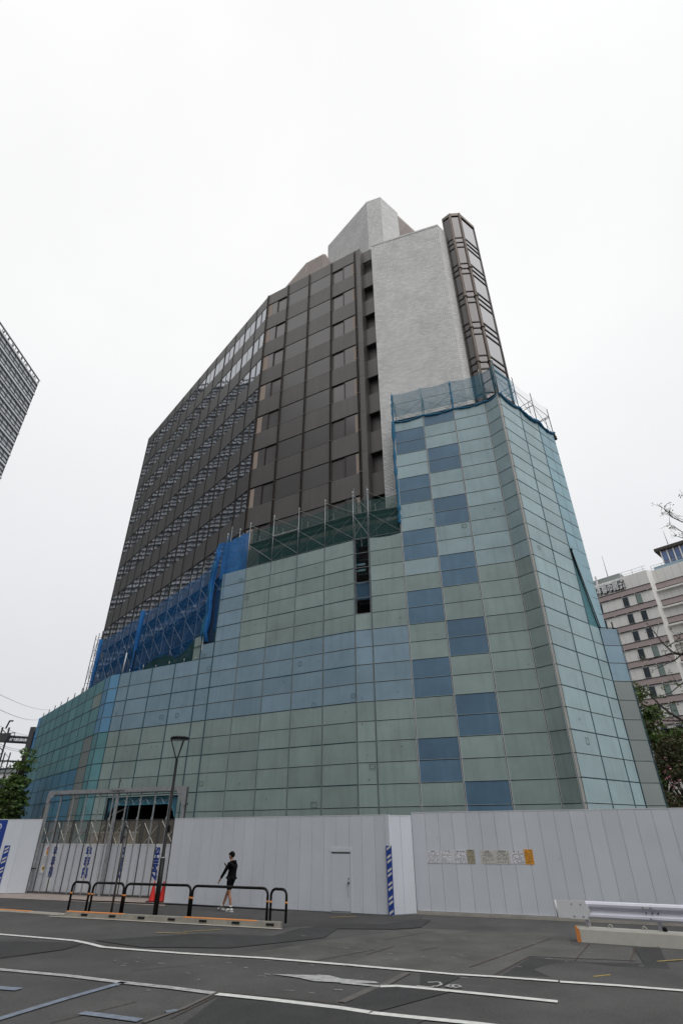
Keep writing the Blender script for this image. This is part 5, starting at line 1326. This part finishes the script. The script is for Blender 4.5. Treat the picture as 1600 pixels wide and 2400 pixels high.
# ================================================================== BACKGROUND LEFT: tall tower, railway gantry, tree, low building
TWX = -112.5; ty1 = 143.4; tz1 = 147.2
tw = thing('louvred_tower', (TWX, ty1 - 40, 0), 'tall grey high-rise with stacked horizontal louvres, cut by the left picture edge', 'high-rise')
m = MB(); m.box((TWX - 34, -70, 0), (33.6, 0, 0), (0, ty1 + 70, 0), (0, 0, tz1 - 1.4), TOWD, .5); m.build('core', tw)
gm = MB(); lm_ = MB(); dm2 = MB()
nfl = int(tz1 / 3.3)
for k in range(nfl * 2):
    z = tz1 - 2.6 - k * 1.55
    if z < 2: break
    if k % 3 == 0: gm.box((TWX - .42, ty1 - 163, z - 4.6), (.12, 0, 0), (0, 163, 0), (0, 0, 4.6), TOWG, .2 + .6 * random.random())
    lm_.box((TWX - .35, ty1 - 163, z), (.30 + .25 * (k % 3 == 0), 0, 0), (0, 163.1 + .3 * (k % 2), 0), (0, 0, .45 if k % 3 else .62), TOWW)
    dm2.box((TWX - .35, ty1 - 163, z - .25), (.22, 0, 0), (0, 163.05, 0), (0, 0, .16), TOWD)
gm.build('glazing', tw); lm_.build('louvre', tw)
for i in range(57):
    y0_ = ty1 - i * 2.9; dm2.box((TWX - .38, y0_ - .05, 0), (.55, 0, 0), (0, .1, 0), (0, 0, tz1 - .6), TOWD)
dm2.build('frame', tw)
m = MB(); m.box((TWX - .3, ty1 - 163, tz1 - .25), (.6, 0, 0), (0, 163.4, 0), (0, 0, .25), TOWW)
for i in range(82): m.box((TWX - .1, ty1 - i * 2.0 - .1, tz1 - 2.0), (.15, 0, 0), (0, .12, 0), (0, 0, 1.8), TOWD)
m.build('parapet_rail', tw)
# railway gantry
gd = 62.0
ga0, ga1 = DI(-60, 1730, gd), DI(76, 1725, gd); gzt, gzb = DI(20, 1726, gd).z, DI(20, 1738, gd).z
rg = thing('railway_gantry', (ga1.x, ga1.y, 0), 'steel railway gantry with a lattice beam left of the scaffold', 'gantry')
ga0.z = ga1.z = 0; gau = (ga1 - ga0).normalized(); gLn = (ga1 - ga0).length
m = MB()
for z_ in (gzt, gzb):
    for d_ in (0, .5): m.bar(ga0 + UP * z_ + Vector((0, d_, 0)), ga1 + UP * z_ + Vector((0, d_, 0)), .09, DSTEEL)
for i in range(26):
    s0, s1 = gLn * i / 26, gLn * (i + 1) / 26; a_, b_ = (gzt, gzb) if i % 2 else (gzb, gzt)
    for d_ in (0, .5): m.bar(ga0 + gau * s0 + UP * a_ + Vector((0, d_, 0)), ga0 + gau * s1 + UP * b_ + Vector((0, d_, 0)), .035, PIPE)
m.build('lattice_beam', rg)
m = MB(); zpt = DI(84, 1705, gd).z; m.box(ga1 + Vector((-.3, -.2, 0)), (.45, 0, 0), (0, .4, 0), (0, 0, zpt), DSTEEL); m.box(ga1 + Vector((.16, -.22, 0)), (.12, 0, 0), (0, .45, 0), (0, 0, zpt - .4), BLACK); m.build('post', rg)
m = MB(); px_ = DI(4, 1740, gd); px_.z = 0
for dx in (-.45, .45):
    m.bar(px_ + Vector((dx, 0, 0)), px_ + Vector((dx * .7, 0, 0)) + UP * (DI(8, 1705, gd).z), .09, DSTEEL)
zt_p = DI(8, 1707, gd).z
for i in range(16):
    z0_, z1_ = zt_p * i / 16, zt_p * (i + 1) / 16; sg = 1 if i % 2 else -1; m.bar(px_ + Vector((.45 * sg, 0, z0_)), px_ + Vector((-.42 * sg, 0, z1_)), .04, DSTEEL)
tp_ = DI(16, 1690, gd); m.tube([px_ + UP * zt_p, Vector((px_.x + .15, px_.y, tp_.z))], .07, BLACK, 6); m.bar(Vector((px_.x + .1, px_.y, tp_.z)), Vector((px_.x + .5, px_.y, tp_.z)), .07, BLACK)
m.box(px_ + UP * (gzb - .1) + Vector((-1.2, -.3, 0)), (1.7, 0, 0), (0, .6, 0), (0, 0, gzt - gzb + .3), DSTEEL)
for z_, l_n in ((zt_p - .5, 1.0), (zt_p - 1.2, -.9)): m.tube([px_ + UP * z_, px_ + UP * (z_ + .1) + Vector((l_n, 0, 0)), px_ + UP * (z_ - .6) + Vector((l_n * .95, 0, 0))], .05, BLACK, 5)
m.build('lattice_mast', rg)
m = MB(); q2_ = DI(11, 1790, 56); z2_ = DI(13, 1764, 56).z; q2_.z = 0
mast2 = thing('catenary_mast', q2_, 'smaller lattice catenary mast with bracket arms at the left edge', 'mast')
for dx in (-.28, .28): m.bar(q2_ + Vector((dx, 0, 0)), q2_ + Vector((dx * .8, 0, z2_)), .06, DSTEEL)
for i in range(18):
    sg = 1 if i % 2 else -1; m.bar(q2_ + Vector((.28 * sg, 0, z2_ * i / 18)), q2_ + Vector((-.27 * sg, 0, z2_ * (i + 1) / 18)), .03, PIPE)
m.box(q2_ + Vector((-.4, -.3, z2_ - 2.7)), (.8, 0, 0), (0, .5, 0), (0, 0, .7), DSTEEL); m.build('lattice_mast', mast2)
m = MB()
for (za, lb, dz2) in ((z2_ - .6, 2.3, -.1), (z2_ - 1.3, 1.7, .1), (z2_ - 2.4, 2.6, .1)):
    m.tube([q2_ + UP * za + Vector((-1.5, 0, 0)), q2_ + UP * (za + dz2) + Vector((lb * .7, 0, 0)), q2_ + UP * (za + dz2 + .1) + Vector((lb, 0, 0))], [.06, .08, .05], DSTEEL, 6); m.bar(q2_ + UP * (za - .7), q2_ + UP * (za + dz2) + Vector((lb * .6, 0, 0)), .035, DSTEEL)
m.build('bracket_arm', mast2)
for i, (a_, b_, d1, d2, lab) in enumerate((((-40, 1609), (118, 1664), 45, 120, 'topmost thin overhead wire against the left sky'), ((-40, 1645), (96, 1687), 45, 120, 'second overhead wire from the top, ending behind the blue sheeting'), ((-40, 1682), (95, 1725), 50, 110, 'overhead wire passing the top of the gantry mast'), ((-20, 1736), (90, 1752), 55, 90, 'lower overhead wire beneath the gantry beam'), ((-20, 1740), (90, 1757), 56, 92, 'lowest overhead wire beneath the gantry beam'))):
    p_, q_ = DI(a_[0], a_[1], d1), DI(b_[0], b_[1], d2); m = MB(); m.tube([p_ + (q_ - p_) * (j / 8) - UP * (.5 * math.sin(math.pi * j / 8)) for j in range(9)], .016 + .004 * (i == 1), DSTEEL, 4, cap=False)
    tag(m.build('overhead_wire', origin=p_), lab, 'wire', 'railway wires at the left')
lb = DI(0, 1822, 95); lowb = thing('low_building', (lb.x - 6, lb.y, 0), 'low pale building behind the left tree', 'building')
m = MB(); m.box((lb.x - 45, lb.y, 0), (52, 0, 0), (0, 15, 0), (0, 0, DI(10, 1812, 95).z), BEIGE, .5); m.build('wall', lowb)
m = MB(); m.box((lb.x - 45.2, lb.y - .2, DI(10, 1812, 95).z), (52.4, 0, 0), (0, 15.4, 0), (0, 0, .4), GREYS); m.build('roof', lowb)
m = MB()
for i in range(9): m.box((lb.x - 44 + i * 5.5, lb.y - .06, 3), (3, 0, 0), (0, .05, 0), (0, 0, 1.6), GLB)
m.build('window', lowb)
# left tree: layered sprays of leaves
lt0 = DI(20, 1900, 47); lt0.z = 0; rnd = random.Random(21)
ltree = thing('layered_tree', lt0, 'green tree with flat layered sprays of leaves at the left edge', 'tree')
tr = MB(); cr_ = MB()
tr.tube([lt0, lt0 + UP * 3, lt0 + UP * 5.5 + Vector((.3, 0, 0))], [.2, .15, .06], BARK, 8)
for (px, py, wd_, n_) in [(70, 1778, 10, 4), (62, 1762, 9, 3), (55, 1790, 14, 6), (45, 1795, 12, 5), (60, 1805, 16, 8), (40, 1825, 24, 16), (25, 1838, 20, 12), (50, 1835, 18, 12), (12, 1828, 8, 4), (28, 1862, 28, 22), (5, 1858, 20, 14), (50, 1862, 18, 14), (20, 1878, 26, 22), (0, 1885, 24, 18), (42, 1880, 20, 16), (14, 1896, 26, 24), (-12, 1890, 26, 20), (30, 1905, 24, 22), (5, 1915, 28, 26), (-25, 1905, 28, 22), (25, 1922, 24, 22), (-35, 1870, 24, 14), (-40, 1845, 24, 12)]:
    for _ in range(n_):
        x = px + rnd.gauss(0, wd_ * .55); y = py + rnd.gauss(0, 5)
        if x > 78 - max(0, (y - 1780)) * .24: continue
        c = DI(x, y, 47 + rnd.gauss(0, 1.0))
        leafy(cr_, c, .55, 20, .15, [LEAF, LEAF, LEAFD] if py < 1890 else [LEAFD, LEAFD, LEAF], .28, rnd)
        if rnd.random() < .35:
            s_t = lt0 + UP * max(3, c.z - 1.2) + Vector((rnd.gauss(0, .2), 0, 0)); tr.tube([s_t, (s_t + c) / 2 + UP * .25, c], [.05, .03, .01], BARK, 5, cap=False)
tr.build('trunk', ltree); cr_.build('crown', ltree)

# ================================================================== WALKING MAN
foot = Vector((-4.13, 23.62, 0)); F_ = Vector((-.92, .39, 0)).normalized(); L2 = Vector((F_.y, -F_.x, 0))   # L2: towards the camera side
if L2.y > 0: L2 = -L2
def mp3(f, s, z): return foot + F_ * f + L2 * s + UP * (z + .01)
man = thing('person', foot, 'man in black hooded jacket, black shorts and white trainers walking past the hoarding', 'person')
def skinned(name, chains, m, root_i, parent, sub=2):
    """one continuous skin-modifier surface from branching chains of (point, radius)"""
    verts = []; edges = []; rad = []; idx = {}
    for ch in chains:
        prev = None
        for key, p, r in ch:
            if key not in idx: idx[key] = len(verts); verts.append(p); rad.append(r)
            i = idx[key]
            if prev is not None: edges.append((prev, i))
            prev = i
    og = WL[parent.name]
    me = bpy.data.meshes.new(name); me.from_pydata([tuple(v - og) for v in verts], edges, []); me.materials.append(m)
    o = bpy.data.objects.new(name, me); C.objects.link(o); o.parent = parent; WL[o.name] = og
    md = o.modifiers.new('skin', 'SKIN'); md.use_smooth_shade = True
    lay = me.skin_vertices[0].data if len(me.skin_vertices) else None
    if lay is None:
        import bmesh
        bm = bmesh.new(); bm.from_mesh(me); bm.verts.layers.skin.verify(); bm.to_mesh(me); bm.free(); lay = me.skin_vertices[0].data
    for i, r in enumerate(rad): lay[i].radius = r if isinstance(r, tuple) else (r, r); lay[i].use_root = False
    lay[idx[root_i]].use_root = True
    s2 = o.modifiers.new('sub', 'SUBSURF'); s2.levels = sub; s2.render_levels = sub
    return o
# joints: pelvis, spine, head; near (left) arm swings forward and down, far hand holds a phone; near leg behind, far leg ahead
pel, ch1, nk = mp3(0, 0, .93), mp3(-.02, 0, 1.24), mp3(.03, 0, 1.50)
hd0, hd1 = mp3(.07, 0, 1.60), mp3(.085, 0, 1.70)
shN, elN, wrN = mp3(.02, .19, 1.43), mp3(.17, .23, 1.17), mp3(.33, .20, .97)
shF, elF, wrF = mp3(.03, -.19, 1.43), mp3(.08, -.22, 1.17), mp3(.22, -.06, 1.27)
hpN, knN, anN = mp3(0, .09, .88), mp3(-.03, .09, .50), mp3(-.13, .08, .10)
hpF, knF, anF = mp3(.02, -.09, .88), mp3(.19, -.09, .50), mp3(.33, -.08, .12)
body = skinned('body', [
    [('pel', pel, (.12, .14)), ('sp', mp3(-.01, 0, 1.08), (.105, .135)), ('ch', ch1, (.115, .15)), ('ub', mp3(-.005, 0, 1.40), (.09, .13)), ('nk', nk, .055), ('n2', mp3(.05, 0, 1.55), .052), ('jw', mp3(.085, 0, 1.605), (.074, .068)), ('h0', mp3(.075, 0, 1.68), (.106, .090)), ('h1', mp3(.066, 0, 1.75), (.09, .08))],
    [('ub', 0, 0), ('shN', shN, .058), ('elN', elN, .043), ('wrN', wrN, .03), ('paN', mp3(.375, .19, .915), (.022, .036)), ('pkN', mp3(.40, .19, .88), (.018, .034))],
    [('ub', 0, 0), ('shF', shF, .058), ('elF', elF, .043), ('wrF', wrF, .03), ('paF', mp3(.25, .0, 1.31), (.022, .034))],
    [('pel', 0, 0), ('hpN', hpN, .088), ('mtN', mp3(-.005, .09, .7), .078), ('knN', knN, .055), ('caN', mp3(-.085, .085, .36), .058), ('anN', anN, .036), ('hlN', mp3(-.13, .08, .06), .036)],
    [('pel', 0, 0), ('hpF', hpF, .088), ('mtF', mp3(.08, -.09, .7), .078), ('knF', knF, .055), ('caF', mp3(.235, -.085, .36), .058), ('anF', anF, .036), ('hlF', mp3(.345, -.08, .07), .036)]], SKIN, 'pel', man)
def fingers(base, tip_dir, side, name):
    m = MB()
    for i, ln_f in enumerate((.055, .062, .058, .045)):
        b = base + side * ((i - 1.5) * .016); m.tube([b, b + tip_dir * ln_f * .6, b + tip_dir * ln_f + UP * -.012 - F_ * .012], [.0085, .008, .006], SKIN, 6)
    b = base - side * .0 + F_ * -.01 + side * .036 - tip_dir * .03; m.tube([b, b + tip_dir * .03 + side * .012, b + tip_dir * .05 + side * .01], [.010, .009, .007], SKIN, 6)
    o = m.build(name, man); return o
fingers(mp3(.405, .19, .872), (F_ * .35 - UP).normalized(), L2, 'hand'); fingers(mp3(.262, .005, 1.325), (F_ * .5 + UP * .8).normalized(), L2, 'hand')
fc = MB(); fc.lathe(mp3(.150, 0, 1.655), [(0, .02), (.022, .014), (.034, .006)], SKIN, 8, axis=(F_ - UP * .5).normalized())
for s in (.076, -.076): fc.lathe(mp3(.055, s, 1.655), [(-.008, .012), (0, .03), (.01, .026)], SKIN, 10, axis=L2 if s > 0 else -L2)
for s in (.03, -.03): fc.lathe(mp3(.150, s, 1.685), [(0, .011), (.006, .006)], BLACK, 8, axis=F_)
fc.box(mp3(.148, -.025, 1.605), F_ * .008, L2 * .05, UP * .008, mat('lips', (.22, .07, .06), .5)); fc.build('face', man)
hr = MB(); rnd = random.Random(5)
hc = mp3(.048, 0, 1.70)
for i in range(9):
    th0, th1 = math.pi * i / 9 * .62, math.pi * (i + 1) / 9 * .62
    for j in range(18):
        p0_, p1_ = 2 * math.pi * j / 18, 2 * math.pi * (j + 1) / 18
        def hp_(t, p): 
            back = -math.cos(p); low = t
            if t > 1.1: low = 1.1 + (t - 1.1) * (1.35 if back > -.25 else .15)
            return hc + F_ * (.104 * math.sin(low) * math.cos(p)) + L2 * (.090 * math.sin(low) * math.sin(p)) + UP * (.118 * math.cos(low))
        hr.face([hp_(th0, p0_), hp_(th1, p0_), hp_(th1, p1_), hp_(th0, p1_)][::-1], HAIR, smooth=True)
for _ in range(60):
    p = hc + Vector((rnd.gauss(0, 1), rnd.gauss(0, 1), abs(rnd.gauss(.3, .8)))).normalized() * .104; hr.tube([p, p + (F_ * .035 - UP * .01 + Vector((rnd.gauss(0, .012), rnd.gauss(0, .012), .012)))], [.014, .004], HAIR, 5)
hr.build('hair', man)
skinned('jacket', [[('hm0', mp3(.0, 0, .815), (.10, .125)), ('hem', mp3(.0, 0, .88), (.135, .165)), ('pel', mp3(0, 0, .98), (.14, .17)), ('w', mp3(-.015, 0, 1.12), (.135, .17)), ('ch', mp3(-.03, 0, 1.28), (.145, .185)), ('ub', mp3(-.015, 0, 1.41), (.11, .165)), ('nk', mp3(.01, 0, 1.49), (.075, .08))],
    [('ub', 0, 0), ('s', mp3(.02, .19, 1.42), .076), ('e', elN, .060), ('e2', mp3(.25, .215, 1.07), .052), ('c', mp3(.325, .202, .98), .044)],
    [('ub', 0, 0), ('s2', mp3(.03, -.19, 1.42), .076), ('ee', elF, .060), ('c2', mp3(.2, -.085, 1.25), .046)]], CLOTH, 'w', man)
hh = MB(); hh.tube([mp3(.05, .10, 1.47), mp3(-.06, .09, 1.49), mp3(-.115, 0, 1.47), mp3(-.06, -.09, 1.49), mp3(.05, -.10, 1.47)], [.03, .05, .06, .05, .03], CLOTH, 8); hh.build('hood', man)
skinned('shorts', [[('p0', mp3(-.01, 0, 1.04), (.12, .14)), ('p', mp3(-.01, 0, .93), (.135, .16)), ('lN', mp3(0, .085, .83), .12), ('mN', mp3(-.008, .09, .73), .112), ('kN', mp3(-.015, .09, .62), .105)], [('p', 0, 0), ('lF', mp3(.04, -.085, .83), .12), ('mF', mp3(.085, -.09, .73), .112), ('kF', mp3(.135, -.09, .62), .105)]], SHORTM, 'p', man)
for an_, tilt, sd in ((anN, 0.0, .08), (anF, .22, -.08)):
    b = Vector((an_.x, an_.y, 0)); up_ = .01 if tilt == 0 else .03
    sh_ = MB(); prof = [(-.09, .042, .03), (-.075, .055, .036), (-.02, .058, .038), (.05, .05, .044), (.12, .036, .047), (.165, .028, .04), (.185, .014, .02)]
    P_ = [b + F_ * (x + .01) + UP * (up_ + .012 + hh_ * .75 + (x + .09) * tilt * .5) for x, hh_, w_ in prof]
    for j in range(len(P_) - 1): pass
    sh_.tube(P_, [w_ for _, _, w_ in prof], SHOE, 12); so_ = sh_.build('shoe', man)
    sl2 = MB(); sl2.box(b - F_ * .095 - L2 * .038 + UP * (up_ - .006), F_ * .27 + UP * (.27 * tilt * .5), L2 * .076, UP * .022, WHITE); sl2.build('sole', so_)
    st2 = MB(); st2.tube([b + F_ * .02 + L2 * .05 + UP * (up_ + .04), b + F_ * .09 + L2 * .05 + UP * (up_ + .03 + .05 * tilt)], .012, BLACK, 5); st2.build('stripe', so_)
    sk = MB(); sk.tube([an_ - UP * .03, an_ + UP * .085 + F_ * (.01 if tilt else .02)], [.045, .044], WHITE, 10); sk.build('sock', man)
ph_ = MB(); pc = mp3(.275, .005, 1.345); ax = (F_ * .55 + UP * .8).normalized(); ay = L2; az = ax.cross(ay)
ph_.box(pc - ax * .03 - ay * .036 + F_ * .012, ax * .145, ay * .072, az * .009, BLKPAINT)
po_ = thing('mobile_phone', pc, 'small dark phone held up by the walking man', 'phone')
b_o = ph_.build('case', po_); sc2 = MB(); sc2.box(pc - ax * .022 - ay * .032 + F_ * .012 - az * .0015, ax * .13, ay * .064, az * .001, mat('phone_glass', (.03, .03, .035), .1)); sc2.build('screen', po_)
